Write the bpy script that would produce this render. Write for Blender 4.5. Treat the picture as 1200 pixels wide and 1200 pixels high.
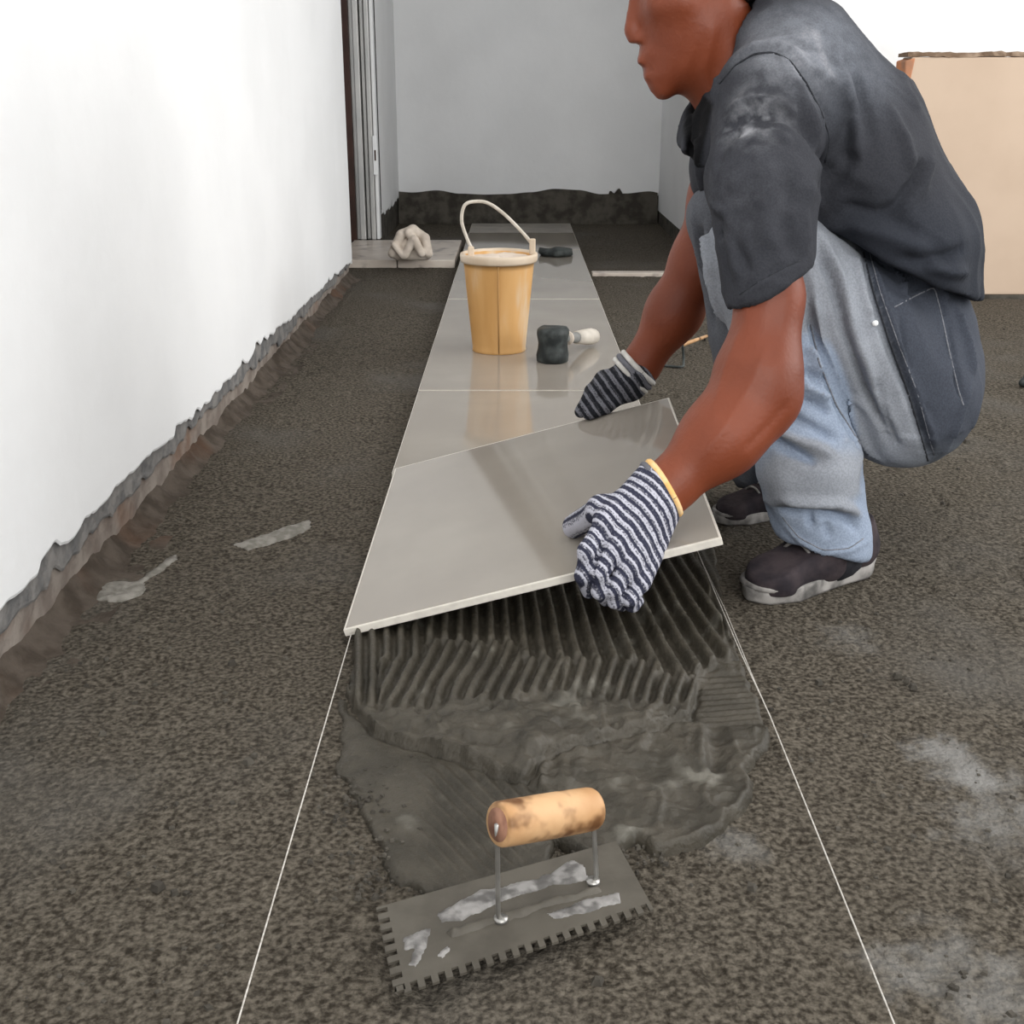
import bpy, bmesh, math, random
import numpy as np
from mathutils import Vector, Matrix
from mathutils.bvhtree import BVHTree
for o in list(bpy.data.objects): bpy.data.objects.remove(o)
random.seed(4); rng = np.random.default_rng(7)
S = bpy.context.scene
# ------------------------------------------------------------------ camera
FOC, CAMH = 1400.0, 0.62
TH = math.atan(500/FOC); YAW = math.atan(5*math.cos(TH)/FOC)
cam = bpy.data.objects.new('camera', bpy.data.cameras.new('camera'))
S.collection.objects.link(cam); S.camera = cam
cam.location = (0, 0, CAMH); cam.rotation_euler = (math.pi/2-TH, 0, YAW)
cam.data.sensor_width = 36; cam.data.lens = FOC/1200*36; cam.data.clip_start = .02
# ------------------------------------------------------------------ light
S.view_settings.view_transform = 'Standard'; S.view_settings.look = 'None'
S.view_settings.exposure = 0.04; S.view_settings.gamma = 1; S.view_settings.use_curve_mapping = False
W = bpy.data.worlds.new('sky'); S.world = W; W.use_nodes = True
bg = W.node_tree.nodes['Background']; bg.inputs[0].default_value = (.93, .965, 1, 1); bg.inputs[1].default_value = 1.0
def area(name, loc, rot, sx, sy, power, col=(1, 1, 1)):
    l = bpy.data.lights.new(name, 'AREA'); l.shape = 'RECTANGLE'; l.size = sx; l.size_y = sy; l.energy = power; l.color = col
    o = bpy.data.objects.new(name, l); S.collection.objects.link(o); o.location = loc; o.rotation_euler = rot
    return o
area('window_light', (3.1, 2.0, 1.35), (0, math.radians(83), 0), 1.7, 3.4, 80, (1, .985, .96))
area('rear_fill_light', (.9, -1.4, 1.45), (math.radians(88), 0, 0), 2.2, 1.5, 56, (1, .985, .955))  # added fill behind the camera, brightens the back wall and the man's near side
area('ceiling_light', (.6, 1.6, 2.25), (0, 0, 0), .6, 1.6, 9, (1, .97, .92))
# ------------------------------------------------------------------ helpers
C0 = np.array([0, 0, CAMH]); _c, _s = math.cos(TH), math.sin(TH)
FH = np.array([-math.sin(YAW), math.cos(YAW), 0]); RT = np.array([math.cos(YAW), math.sin(YAW), 0])
FW = FH*_c+np.array([0, 0, -_s]); UP = FH*_s+np.array([0, 0, _c])
def ray(x, y): return FW+RT*(x-600)/FOC-UP*(y-600)/FOC
def at(x, y, z=0.0):
    r = ray(x, y); return C0+r*(z-CAMH)/r[2]
def J(x, y, Y):
    r = ray(x, y); return C0+r*Y/r[1]
def proj(P):
    v = np.asarray(P)-C0; d = v@FW
    return 600+FOC*(v@RT)/d, 600-FOC*(v@UP)/d
def rp(px, P): return px*float((np.asarray(P)-C0)@FW)/FOC

def _h(i, j, k, s):
    n = (i*374761393+j*668265263+k*2147483647+s*974711) & 0xffffffff
    n = ((n ^ (n >> 13))*1274126177) & 0xffffffff
    n = n ^ (n >> 16)
    return (n & 0xffff)/65535.0*2-1
def noise(P, f, seed=0):
    P = np.asarray(P, float)*f+1000.37
    i = np.floor(P).astype(np.int64); t = P-i; t = t*t*(3-2*t); r = 0
    for a in (0, 1):
        for b in (0, 1):
            for c in (0, 1):
                w = (t[..., 0] if a else 1-t[..., 0])*(t[..., 1] if b else 1-t[..., 1])*(t[..., 2] if c else 1-t[..., 2])
                r = r+w*_h(i[..., 0]+a, i[..., 1]+b, i[..., 2]+c, seed)
    return r
def noise2(x, y, f, seed=0): return noise(np.stack([x, y, np.zeros_like(x)], -1), f, seed)

def smooth(x, a, b):
    t = np.clip((x-a)/(b-a), 0, 1); return t*t*(3-2*t)

def tag(o, label=None, cat=None, group=None, kind=None):
    for k, v in (('label', label), ('category', cat), ('group', group), ('kind', kind)):
        if v: o[k] = v
    return o
def wl(o):
    p = Vector((0, 0, 0))
    while o: p = p+o.location; o = o.parent
    return p
def link(name, me, mat, parent, smoothf=True):
    o = bpy.data.objects.new(name, me); S.collection.objects.link(o)
    if mat: me.materials.append(mat)
    if smoothf: me.shade_smooth()
    if parent: o.parent = parent
    return o
def mesh(name, V, Fc, mat, parent=None, smoothf=True, origin=None, col=None, attr=None):
    """world-space vertices -> one object"""
    V = np.asarray(V, float)
    if origin is None:
        base = np.array(wl(parent)) if parent else np.array([(V[:, 0].min()+V[:, 0].max())/2, (V[:, 1].min()+V[:, 1].max())/2, V[:, 2].min()])
    else: base = np.array(origin, float)
    me = bpy.data.meshes.new(name)
    me.from_pydata((V-base).tolist(), [], Fc if isinstance(Fc, list) else Fc.tolist())
    me.update()
    if col is not None:
        a = me.color_attributes.new('Col', 'FLOAT_COLOR', 'POINT')
        c4 = np.ones((len(V), 4), np.float32); c4[:, :3] = col; a.data.foreach_set('color', c4.ravel())
    if attr is not None:
        for k, v in attr.items():
            a = me.attributes.new(k, 'FLOAT', 'POINT'); a.data.foreach_set('value', np.asarray(v, np.float32))
    o = link(name, me, mat, parent, smoothf)
    o.location = Vector(base)-(wl(parent) if parent else Vector((0, 0, 0)))
    return o
def empty(name, loc):
    o = bpy.data.objects.new(name, None); S.collection.objects.link(o); o.location = Vector(loc); o.empty_display_size = .05
    return o
def from_bm(name, bm, mat, parent=None, smoothf=False, bevel=0):
    if bevel: bmesh.ops.bevel(bm, geom=list(bm.edges), offset=bevel, segments=2, affect='EDGES', profile=.5)
    bmesh.ops.recalc_face_normals(bm, faces=bm.faces)
    bm.verts.index_update()
    V = [tuple(v.co) for v in bm.verts]; Fc = [[v.index for v in f.verts] for f in bm.faces]; bm.free()
    return mesh(name, V, Fc, mat, parent, smoothf)
def hexa(bm, pts):
    """pts: 4 bottom (ccw) + 4 top"""
    v = [bm.verts.new(tuple(p)) for p in pts]
    for f in ((3, 2, 1, 0), (4, 5, 6, 7), (0, 1, 5, 4), (1, 2, 6, 5), (2, 3, 7, 6), (3, 0, 4, 7)): bm.faces.new([v[i] for i in f])
def bx(bm, x0, x1, y0, y1, z0, z1):
    hexa(bm, [(x0, y0, z0), (x1, y0, z0), (x1, y1, z0), (x0, y1, z0), (x0, y0, z1), (x1, y0, z1), (x1, y1, z1), (x0, y1, z1)])
def box(name, b, mat, parent=None, bevel=0):
    bm = bmesh.new(); bx(bm, *b); return from_bm(name, bm, mat, parent, False, bevel)
def tube(pts, r, n=10, caps=True):
    """tube along points; returns V,F"""
    P = [np.array(p, float) for p in pts]; m = len(P); rr = r if hasattr(r, '__len__') else [r]*m
    V, Fc = [], []
    up = np.array([0, 0, 1.0]); prev = None
    for i in range(m):
        t = P[min(i+1, m-1)]-P[max(i-1, 0)]; t = t/(np.linalg.norm(t)+1e-12)
        if prev is None:
            a = np.cross(t, up)
            if np.linalg.norm(a) < .1: a = np.cross(t, [1, 0, 0])
        else: a = prev-t*(prev@t)
        a = a/np.linalg.norm(a); prev = a; b = np.cross(t, a)
        for k in range(n):
            w = 2*math.pi*k/n; V.append(P[i]+rr[i]*(math.cos(w)*a+math.sin(w)*b))
    for i in range(m-1):
        for k in range(n):
            k2 = (k+1) % n; Fc.append([i*n+k, i*n+k2, (i+1)*n+k2, (i+1)*n+k])
    if caps: Fc.append(list(range(n))[::-1]); Fc.append([(m-1)*n+k for k in range(n)])
    return V, Fc
def merge(parts):
    V, Fc = [], []
    for v, f in parts:
        o = len(V); V += [tuple(p) for p in v]; Fc += [[i+o for i in q] for q in f]
    return V, Fc
def lathe(cx, cy, prof, n=48, squash=1):
    V, Fc = [], []
    for (r, z) in prof:
        for k in range(n):
            w = 2*math.pi*k/n; V.append((cx+r*math.cos(w), cy+r*math.sin(w), z))
    for i in range(len(prof)-1):
        for k in range(n):
            k2 = (k+1) % n; Fc.append([i*n+k, i*n+k2, (i+1)*n+k2, (i+1)*n+k])
    return V, Fc
# ------------------------------------------------------------------ materials
def mat(name, c1, c2=None, scale=20, rough=.8, bump=0, bscale=60, bdist=.003, spec=.3, lo=.35, hi=.65, detail=6, metal=0, attr=False, c3=None, scale3=3, lo3=.55, hi3=.75, stretch=None, coat=0):
    m = bpy.data.materials.new(name); m.use_nodes = True; nt = m.node_tree; N = nt.nodes; L = nt.links
    b = N['Principled BSDF']; b.inputs['Roughness'].default_value = rough; b.inputs['Specular IOR Level'].default_value = spec
    b.inputs['Metallic'].default_value = metal; b.inputs['Coat Weight'].default_value = coat
    tc = N.new('ShaderNodeTexCoord'); vec = tc.outputs['Object']
    if stretch:
        mp = N.new('ShaderNodeMapping'); mp.inputs['Scale'].default_value = stretch; L.new(vec, mp.inputs[0]); vec = mp.outputs[0]
    def nz(sc, det=detail):
        n = N.new('ShaderNodeTexNoise'); n.inputs['Scale'].default_value = sc; n.inputs['Detail'].default_value = det; L.new(vec, n.inputs['Vector']); return n.outputs[0]
    def ramp(src, a, b2):
        r = N.new('ShaderNodeMapRange'); r.inputs[1].default_value = a; r.inputs[2].default_value = b2; r.interpolation_type = 'SMOOTHSTEP'; L.new(src, r.inputs[0]); return r.outputs[0]
    def mix(f, A, B, blend='MIX'):
        x = N.new('ShaderNodeMix'); x.data_type = 'RGBA'; x.blend_type = blend
        if isinstance(f, float): x.inputs[0].default_value = f
        else: L.new(f, x.inputs[0])
        for s, v in ((6, A), (7, B)):
            if isinstance(v, tuple): x.inputs[s].default_value = (*v, 1)
            else: L.new(v, x.inputs[s])
        return x.outputs[2]
    col = c1
    if attr:
        a = N.new('ShaderNodeAttribute'); a.attribute_name = 'Col'; col = a.outputs['Color']
        if c2: col = mix(1.0, col, mix(ramp(nz(scale), lo, hi), c2, (1, 1, 1)), 'MULTIPLY')
    elif c2: col = mix(ramp(nz(scale), lo, hi), c1, c2)
    if c3: col = mix(ramp(nz(scale3, 3), lo3, hi3), col, c3)
    if isinstance(col, tuple): b.inputs['Base Color'].default_value = (*col, 1)
    else: L.new(col, b.inputs['Base Color'])
    if bump:
        bp = N.new('ShaderNodeBump'); bp.inputs['Strength'].default_value = bump; bp.inputs['Distance'].default_value = bdist
        L.new(nz(bscale), bp.inputs['Height']); L.new(bp.outputs[0], b.inputs['Normal'])
    return m
M_white = mat('white_plaster', (.80, .805, .81), (.85, .855, .86), 3, .75, .25, 30, .004)
M_under = mat('grey_undercoat', (.12, .12, .12), (.22, .21, .20), 25, .95, .8, 60, .006)
M_base = mat('bare_wall_foot', (.17, .14, .12), (.27, .235, .205), 18, .95, .9, 45, .006, c3=(.17, .095, .06), scale3=5)
M_floor = mat('damp_screed', (.026, .021, .015), (.145, .126, .100), 190, .95, 1, 170, .0065, lo=.28, hi=.76, detail=9, c3=(.115, .108, .098), scale3=2.6, lo3=.5, hi3=.85, spec=.12)
def add_dust(m, target):
    nt = m.node_tree; b = nt.nodes['Principled BSDF']; src = b.inputs['Base Color'].links[0].from_socket
    a = nt.nodes.new('ShaderNodeAttribute'); a.attribute_name = 'dust'; x = nt.nodes.new('ShaderNodeMix'); x.data_type = 'RGBA'
    nt.links.new(a.outputs['Fac'], x.inputs[0]); nt.links.new(src, x.inputs[6]); x.inputs[7].default_value = (*target, 1); nt.links.new(x.outputs[2], b.inputs['Base Color'])
add_dust(M_floor, (.24, .235, .225))
M_wetm = mat('wet_mortar', (.034, .029, .020), (.056, .048, .035), 22, .58, .8, 140, .0028, spec=.4, c3=(.12, .112, .092), scale3=16, lo3=.60, hi3=.76)
M_mort = mat('dark_mortar', (.04, .035, .028), (.085, .076, .062), 20, .9, .7, 40, .006)
M_dust = mat('dry_mortar_smear', (.15, .14, .12), (.24, .225, .20), 80, .95, .6, 150, .002)
M_tile = mat('glazed_tile', (.285, .255, .22), (.31, .28, .24), 5, .07, 0, spec=.55, c3=(.34, .31, .27), scale3=5, lo3=.55, hi3=.85)
M_tiledust = mat('dusty_tile', (.22, .20, .175), (.32, .29, .25), 14, .35, .1, 80, .001, spec=.4)
M_tedge = mat('tile_body', (.60, .56, .50), (.68, .64, .57), 60, .7, .2, 200, .001)
M_string = mat('string', (.40, .37, .33), (.60, .57, .53), 300, .9)
M_wood = mat('handle_wood', (.46, .255, .115), (.58, .36, .19), 22, .5, .15, 60, .001, c3=(.13, .055, .02), scale3=30, lo3=.50, hi3=.66)
M_steel = mat('steel', (.32, .31, .29), (.45, .44, .42), 40, .35, .1, 90, .001, metal=.8)
M_blade = mat('mortar_coated_blade', (.062, .054, .042), (.088, .078, .062), 25, .6, .4, 60, .002, metal=.0, spec=.4)
M_scrape = mat('bare_steel_streak', (.10, .095, .09), (.27, .26, .25), 60, .45, .3, 90, .001, metal=.2, spec=.5, lo=.4, hi=.6)
M_bucket = mat('bucket_plastic', (.56, .30, .10), (.66, .38, .15), 12, .5, .1, 40, .002, c3=(.66, .52, .36), scale3=22, lo3=.55, hi3=.8, stretch=(1, 1, .2))
M_rim = mat('bucket_rim', (.56, .44, .32), (.66, .55, .43), 15, .5)
M_cream = mat('bucket_content', (.60, .50, .42), (.72, .62, .53), 15, .9, .5, 30, .005)
M_wire = mat('wire', (.50, .45, .38), (.62, .57, .50), 50, .5)
M_rubber = mat('black_rubber', (.018, .022, .022), (.06, .068, .066), 28, .6, .5, 40, .003)
M_pale = mat('pale_handle', (.50, .46, .40), (.64, .59, .52), 20, .6, .2, 60, .001)
M_rag = mat('rag', (.52, .45, .38), (.66, .58, .50), 30, .95, .5, 80, .002)
M_alu = mat('aluminium', (.42, .42, .41), (.52, .51, .49), 6, .4, 0, metal=.5, spec=.5)
M_alud = mat('brown_strip', (.03, .012, .008), (.05, .02, .014), 10, .5)
M_tan = mat('beige_board', (.53, .405, .305), (.57, .44, .335), 4, .8, .1, 30, .002)
M_brown = mat('board_edge', (.17, .11, .07), (.34, .25, .18), 22, .85, .5, 50, .003, c3=(.5, .2, .08), scale3=7)
M_thr = mat('threshold_tile', (.52, .45, .39), (.62, .55, .48), 9, .3, .1, 40, .001, c3=(.24, .20, .18), scale3=14)
M_skin = mat('skin', (.30, .10, .045), (.80, .76, .72), 9, .5, .35, 190, .0015, attr=True, spec=.35)
M_cloth = mat('cloth', (.1, .1, .1), (.80, .80, .81), 420, .92, .5, 420, .0012, attr=True, spec=.15)
M_shoe = mat('shoe_canvas', (.022, .018, .022), (.055, .042, .045), 26, .85, .6, 120, .002, spec=.2)
M_sole = mat('shoe_sole', (.09, .085, .08), (.36, .34, .32), 30, .8, .4, 60, .002)
M_hair = mat('hair', (.008, .006, .005), (.02, .015, .012), 120, .6, .8, 200, .003)
# ================================================================== SETTING
# ---- floor: a grid with real grain near the camera
def grid_mesh(name, xs, ys, zf, mat_, keep=None, parent=None, **kw):
    X, Y = np.meshgrid(xs, ys); Z = zf(X, Y)
    V = np.stack([X, Y, Z], -1).reshape(-1, 3); nx, ny = len(xs), len(ys)
    i = (np.arange(ny-1)[:, None]*nx+np.arange(nx-1)[None]).ravel()
    Fc = np.stack([i, i+1, i+nx+1, i+nx], -1)
    if keep is not None:
        k = keep(X, Y, Z).ravel(); Fc = Fc[k[Fc].any(1)]
        u, inv = np.unique(Fc, return_inverse=True); V = V[u]; Fc = inv.reshape(Fc.shape)
    return mesh(name, V, Fc, mat_, parent, **kw)
def steps(a, b, s0, g):
    r = [a]; s = s0
    while r[-1] < b: r.append(r[-1]+s); s *= g
    return np.array(r)
xs = np.concatenate([np.arange(-.58, .75, .004), .75+np.cumsum(.004*1.02**np.arange(200))]); xs = xs[xs < 3.4]; xs = np.concatenate([[-.9, -.7], xs, [3.5]])
ys = steps(.35, 6.2, .0035, 1.009)
ys = np.concatenate([[-1.5, -.5, .1], ys])
def floor_z(X, Y):
    return (noise2(X, Y, 3, 1)*.004+noise2(X, Y, 14, 2)*.0022+noise2(X, Y, 60, 3)*.0011+noise2(X, Y, 100, 4)*.0010
            - .0035*smooth(noise2(X, Y, 38, 5), .55, .8)) - .002
GX, GY = np.meshgrid(xs, ys); dust = np.zeros(GX.shape)
for px, py, r_, a_ in ((1105, 880, .035, .75), (1135, 905, .04, .8), (1165, 960, .05, .5), (1095, 1130, .05, .5), (1150, 1150, .06, .45), (1000, 745, .04, .3), (860, 990, .03, .35)):
    q = at(px, py); d_ = np.hypot(GX-q[0], GY-q[1])/r_+.5*noise2(GX, GY, 40, 400)+.5*noise2(GX, GY, 110, 401); dust = np.maximum(dust, a_*(1-smooth(d_, .1, 1.2)))
fl = grid_mesh('floor', xs, ys, floor_z, M_floor, origin=(0, 0, 0), attr={'dust': dust.ravel()}); fl['kind'] = 'structure'
def st(o): o['kind'] = 'structure'; return o
XL = -.556; ZC = 2.4; DY0, DY1 = 4.10, 5.0; YB = 5.83
# ---- left wall: core, torn grey undercoat, white plaster skin with a ragged lower edge
def edge_fn(Y, seed, base, amp):
    z = np.zeros_like(Y)
    P = lambda f, s: noise(np.stack([Y, Y*0, Y*0], -1), f, s)
    return base+amp*(P(4, seed)*.7+P(14, seed+1)*.6+P(48, seed+2)*.55+np.maximum(P(22, seed+3)-.25, 0)*2.6+np.maximum(P(60, seed+4)-.4, 0)*1.2)
def skin_wall(name, axis, c, t, a0, a1, lower, mt, parent, step=.008, top=ZC):
    """a slab of plaster t thick standing proud of plane c, its lower edge cut along lower(a)"""
    n = int((a1-a0)/step)+1; a = np.linspace(a0, a1, n); lo = lower(a)
    rows = []
    def pt(off, al, z): return np.stack([np.full_like(al, c+off), al, z], -1) if axis == 'x' else np.stack([al, np.full_like(al, c+off), z], -1)
    rows = [pt(0, a, lo+.003), pt(t*.7, a, lo), pt(t, a, lo+.004), pt(t, a, np.full_like(a, .25)), pt(t, a, np.full_like(a, top)), pt(0, a, np.full_like(a, top))]
    V = np.concatenate(rows); Fc = []
    for r in range(len(rows)-1):
        i = np.arange(n-1)+r*n; Fc.append(np.stack([i, i+1, i+1+n, i+n], -1))
    Fc = np.concatenate(Fc)
    if (axis == 'x') == (t > 0): Fc = Fc[:, ::-1]
    return mesh(name, V, Fc, mt, parent, smoothf=False)
wallL = st(box('wall_left', (-.80, XL-.012, -.6, DY0, -.02, ZC), M_base))
skin_wall('undercoat', 'x', XL-.0125, .006, -.6, DY0, lambda a: edge_fn(a, 40, .052, .014)*np.where(a > 2.8, .8, 1), M_under, wallL)
skin_wall('plaster', 'x', XL-.0065, .0065, -.6, DY0, lambda a: edge_fn(a, 50, .085, .013)*(1-.25*smooth(a, 2.4, 4.2)), M_white, wallL, .006)
box('reveal_end', (-.80, XL-.002, DY0, DY0+.012, .05, ZC), M_white, wallL)
# rough foot fillet where the screed runs up the wall
def fz(X, Y):
    w = (X-(XL-.014))/.038+noise2(X, Y, 9, 77)*.3+noise2(X, Y, 40, 78)*.2
    return .03*np.clip(1-w, 0, 1)**1.6+noise2(X, Y, 55, 8)*.003-.003
M_foot = mat('foot_fillet', (.045, .034, .025), (.085, .068, .054), 30, .95, .9, 90, .004, c3=(.10, .045, .022), scale3=4)
grid_mesh('foot_fillet', np.linspace(XL-.014, XL+.055, 16), np.arange(-.5, DY0, .012), fz, M_foot, parent=wallL)
# ---- far part: left wall beyond the doorway, back wall, right wall of the recess
wl2 = st(box('wall_left_far', (-.80, XL-.006, DY1+.05, YB+.2, -.02, ZC), M_mort))
skin_wall('plaster', 'x', XL-.006, .008, DY1+.05, YB, lambda a: edge_fn(a, 60, .12, .03), M_white, wl2)
wb = st(box('wall_back', (-.8, .9, YB+.006, YB+.2, -.02, ZC), M_mort))
skin_wall('plaster', 'y', YB+.006, -.009, XL, .675, lambda a: edge_fn(a, 70, .10, .03)+.02*smooth(a, -.2, .05), M_white, wb)
def band(name, x0, x1, parent):
    a = np.arange(x0, x1, .012); n = len(a); P = np.stack([a, a*0, a*0], -1)
    V = []; hs = [0, .02, .05, .08, .11, .15]
    for k, h in enumerate(hs):
        off = (.03*(1-k/5)+.012)*(1+.5*noise(P, 18, 90+k))
        V.append(np.stack([a, YB-off, h*(1+.25*noise(P, 9, 99))], -1))
    V = np.concatenate(V); Fc = []
    for r in range(len(hs)-1):
        i = np.arange(n-1)+r*n; Fc.append(np.stack([i, i+1, i+1+n, i+n], -1))
    return mesh(name, V, np.concatenate(Fc), M_mort, parent)
band('mortar_band', XL, .67, wb)
wr = st(box('wall_right_recess', (.674, .80, 4.31, YB+.1, .06, ZC), M_white))
box('bare_foot', (.676, .80, 4.312, YB+.1, -.02, .06), M_mort, wr)
wbr = st(box('wall_back_right', (.674, 3.4, 4.30, 4.45, -.02, ZC), M_white))
wl_hd = st(box('wall_left_header', (-.80, XL, DY0+.012, DY1+.05, 2.05, ZC), M_white))
ceil = st(box('ceiling', (-.8, 3.4, -1.5, YB+.2, ZC, ZC+.1), M_white))
st(box('wall_left_room', (-1.3, -1.2, DY0-.3, DY1+.6, -.02, ZC), M_alud))
# ---- aluminium door frame in the far jamb of the left opening
dr = st(box('door_1', (-.650, -.634, DY1-.012, DY1+.05, .025, 2.03), M_alu, bevel=.002))
box('brown_strip', (-.78, -.650, DY1-.03, DY1+.05, .02, 2.05), M_alud, dr)
box('frame_rail', (-.634, -.612, DY1-.03, DY1+.05, .025, 2.03), M_alu, dr, .003)
box('frame_rail', (-.608, -.594, DY1-.006, DY1+.05, .025, 2.03), M_alu, dr, .002)
box('frame_rail', (-.590, -.572, DY1-.028, DY1+.05, .025, 2.03), M_alu, dr, .003)
box('frame_rail', (-.570, XL-.002, DY1-.004, DY1+.05, .025, 2.03), M_white, dr, .001)
kp = J(441, 182, DY1-.03)
M_latch = mat('latch_plate', (.85, .86, .86), None, rough=.3)
lp = box('strike_plate', (kp[0]-.013, kp[0]+.005, DY1-.034, DY1-.027, kp[2]-.075, kp[2]+.075), M_latch, dr, .002)
box('latch_hole', (kp[0]-.007, kp[0]-.001, DY1-.036, DY1-.033, kp[2]-.02, kp[2]+.02), M_alud, lp)
# ---- threshold tiles across the doorway, and the batten right of the row
th = empty('threshold', ((-.4), 4.68, 0)); tag(th, kind='structure'); th.name = 'trim_1'
for i, (a, b) in enumerate(((-.66, -.432), (-.428, -.222))):
    box('threshold_tile', (a, b, 4.37, DY1-.04, -.004, .026), M_thr, th, .003)
bt = st(box('trim_2', (.262, .674, 4.15, 4.20, -.004, .012), M_thr, None, .003))
# ---- beige board standing at the right
bt_ = at(1145, 350)[1]; xl = J(1050, 200, bt_)[0]; zt = J(1100, 58, bt_)[2]
bd = empty('beige_board', (2.0, bt_+.06, 0)); tag(bd, 'large beige board standing upright at the right, brown chipped edge along its top', 'board')
box('panel', (xl+.012, 2.9, bt_, bt_+.09, .012, zt-.02), M_tan, bd, .004)
P = np.linspace(xl, 2.9, 120); tp = []
for p in P: tp.append((p, bt_+.045, zt-.012+.001*math.sin(p*23)+.0015*random.random()))
a = np.array(tp); V = []; Fc = []; n = len(a)
for k, (dy, dz) in enumerate(((-.0465, -.008), (-.046, .004), (.046, .004), (.046, -.008))): V.append(a+np.array([0, dy, dz])+rng.normal(0, .0012, a.shape))
V = np.concatenate(V)
for k in range(4):
    k2 = (k+1) % 4; i = np.arange(n-1); Fc.append(np.stack([i+k*n, i+1+k*n, i+1+k2*n, i+k2*n], -1))
Fc = np.concatenate(Fc)[:, ::-1].tolist()+[[0, n, 2*n, 3*n]]
mesh('top_edging', V, Fc, M_brown, bd, smoothf=False)
M_or = mat('orange_chip', (.62, .24, .10), (.40, .20, .12), 20, .8, .4, 40, .003)
bm = bmesh.new(); hexa(bm, [(xl-.002, bt_, zt-.11), (xl+.011, bt_-.003, zt-.11), (xl+.011, bt_+.09, zt-.11), (xl-.002, bt_+.09, zt-.11), (xl-.006, bt_, zt-.03), (xl+.022, bt_-.004, zt-.022), (xl+.022, bt_+.09, zt-.022), (xl-.006, bt_+.09, zt-.03)])
from_bm('chipped_corner', bm, M_or, bd, False, .004)
box('side_edging', (xl-.002, xl+.0115, bt_+.002, bt_+.088, .012, zt-.112), M_tan, bd, .002)
box('bottom_edging', (xl, 2.9, bt_-.003, bt_+.09, -.003, .0115), M_mort, bd, .001)

# ================================================================== TILES
row = empty('laid_tile_row', (.02, 3.7, 0)); tag(row, 'long row of glossy grey beige floor tiles already laid, running to the back wall', 'tiles')
RX0, RX1 = -.203, .248
def tile_obj(name, P4, n, th_, parent, mtop, medge, bev=.0015):
    """P4: four top corners ccw; n: unit normal; body + glazed face"""
    P4 = [np.array(p, float) for p in P4]; c = sum(P4)/4
    bm = bmesh.new(); hexa(bm, [p-n*th_ for p in P4]+[p-n*.0004 for p in P4])
    body = from_bm(name, bm, medge, parent, False)
    bm = bmesh.new(); Q = [p+(c-p)*.004 for p in P4]; hexa(bm, [q-n*.0012 for q in Q]+[q for q in Q])
    from_bm('glazed_face', bm, mtop, body, False, .0005)
    return body
y = 1.862; L = .562; k = 0
nz = np.array([0, 0, 1.0])
while y < 5.6:
    y1 = min(y+L, 5.62); dz = .001*(k % 2)
    zt_ = .022+dz
    tile_obj('floor_tile', [(RX0, y, zt_), (RX1, y, zt_), (RX1, y1, zt_), (RX0, y1, zt_)], nz, .010, row, M_tile if y < 4.9 else M_tiledust, M_tedge)
    y = y1+.0025; k += 1
# mortar under the laid row
def bedz(X, Y):
    e = np.minimum(np.minimum(X-RX0, RX1-X)-.006+.004*noise2(X, Y, 40, 30), 9)
    return np.where(e > 0, .0115, -.01)
grid_mesh('mortar_bed', np.arange(RX0-.004, RX1+.006, .009), np.arange(1.87, 5.63, .02), bedz, M_wetm, parent=row)
# the tile being laid
TC = [np.array(p) for p in ((-.2027, 1.2738, .018), (-.1952, 1.8378, .0385), (.2404, 1.8276, .1589), (.2329, 1.2637, .1384))]
P4 = [TC[0], TC[3], TC[2], TC[1]]; TN = np.cross(P4[1]-P4[0], P4[3]-P4[0]); TN /= np.linalg.norm(TN)
ht = empty('held_tile', tuple(TC[0])); tag(ht, 'large glossy beige floor tile held tilted by the gloved hands of the man', 'tile')
bm = bmesh.new(); hexa(bm, [p-TN*.0095 for p in P4]+[p-TN*.0003 for p in P4]); from_bm('tile_body', bm, M_tedge, ht, False, .0008)
Q = [p+(sum(P4)/4-p)*.012 for p in P4]; bm = bmesh.new(); hexa(bm, [q-TN*.0012 for q in Q]+Q); from_bm('glazed_face', bm, M_tile, ht, False, .0006)
def onT(px, py, off=0):
    r = ray(px, py); t = ((TC[0]-C0)@TN)/(r@TN); return C0+r*t+TN*off

# ================================================================== MORTAR BED
def poly_sd(X, Y, pts):
    d = np.full(X.shape, 1e9); ins = np.zeros(X.shape, bool); n = len(pts)
    for i in range(n):
        ax, ay = pts[i]; b_x, b_y = pts[(i+1) % n]; ex, ey = b_x-ax, b_y-ay
        t = np.clip(((X-ax)*ex+(Y-ay)*ey)/(ex*ex+ey*ey), 0, 1)
        d = np.minimum(d, (X-ax-t*ex)**2+(Y-ay-t*ey)**2)
        c = (ay > Y) != (b_y > Y); ins ^= c & (X < (b_x-ax)*(Y-ay)/(ey if ey else 1e-9)+ax)
    return np.where(ins, -1, 1)*np.sqrt(d)
def wp(pts): return [tuple(at(x, y)[:2]) for x, y in pts]
PA = wp([(446, 640), (412, 760), (406, 815), (425, 845), (455, 872), (520, 890), (580, 905), (620, 915), (650, 890), (720, 872), (770, 862), (808, 845), (815, 800), (850, 782), (858, 775), (845, 740), (815, 650), (780, 560)])
PB = wp([(400, 815), (395, 900), (420, 935), (438, 985), (470, 1035), (560, 1060), (640, 1050), (650, 900), (580, 880), (470, 850)])
PC = wp([(630, 860), (700, 850), (800, 800), (840, 775), (868, 780), (905, 865), (880, 905), (885, 935), (850, 975), (800, 995), (760, 1000), (735, 985), (700, 1010), (640, 990)])
PF = wp([(846, 700), (838, 640), (790, 640), (815, 700), (850, 780), (905, 868), (890, 850)])
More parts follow.
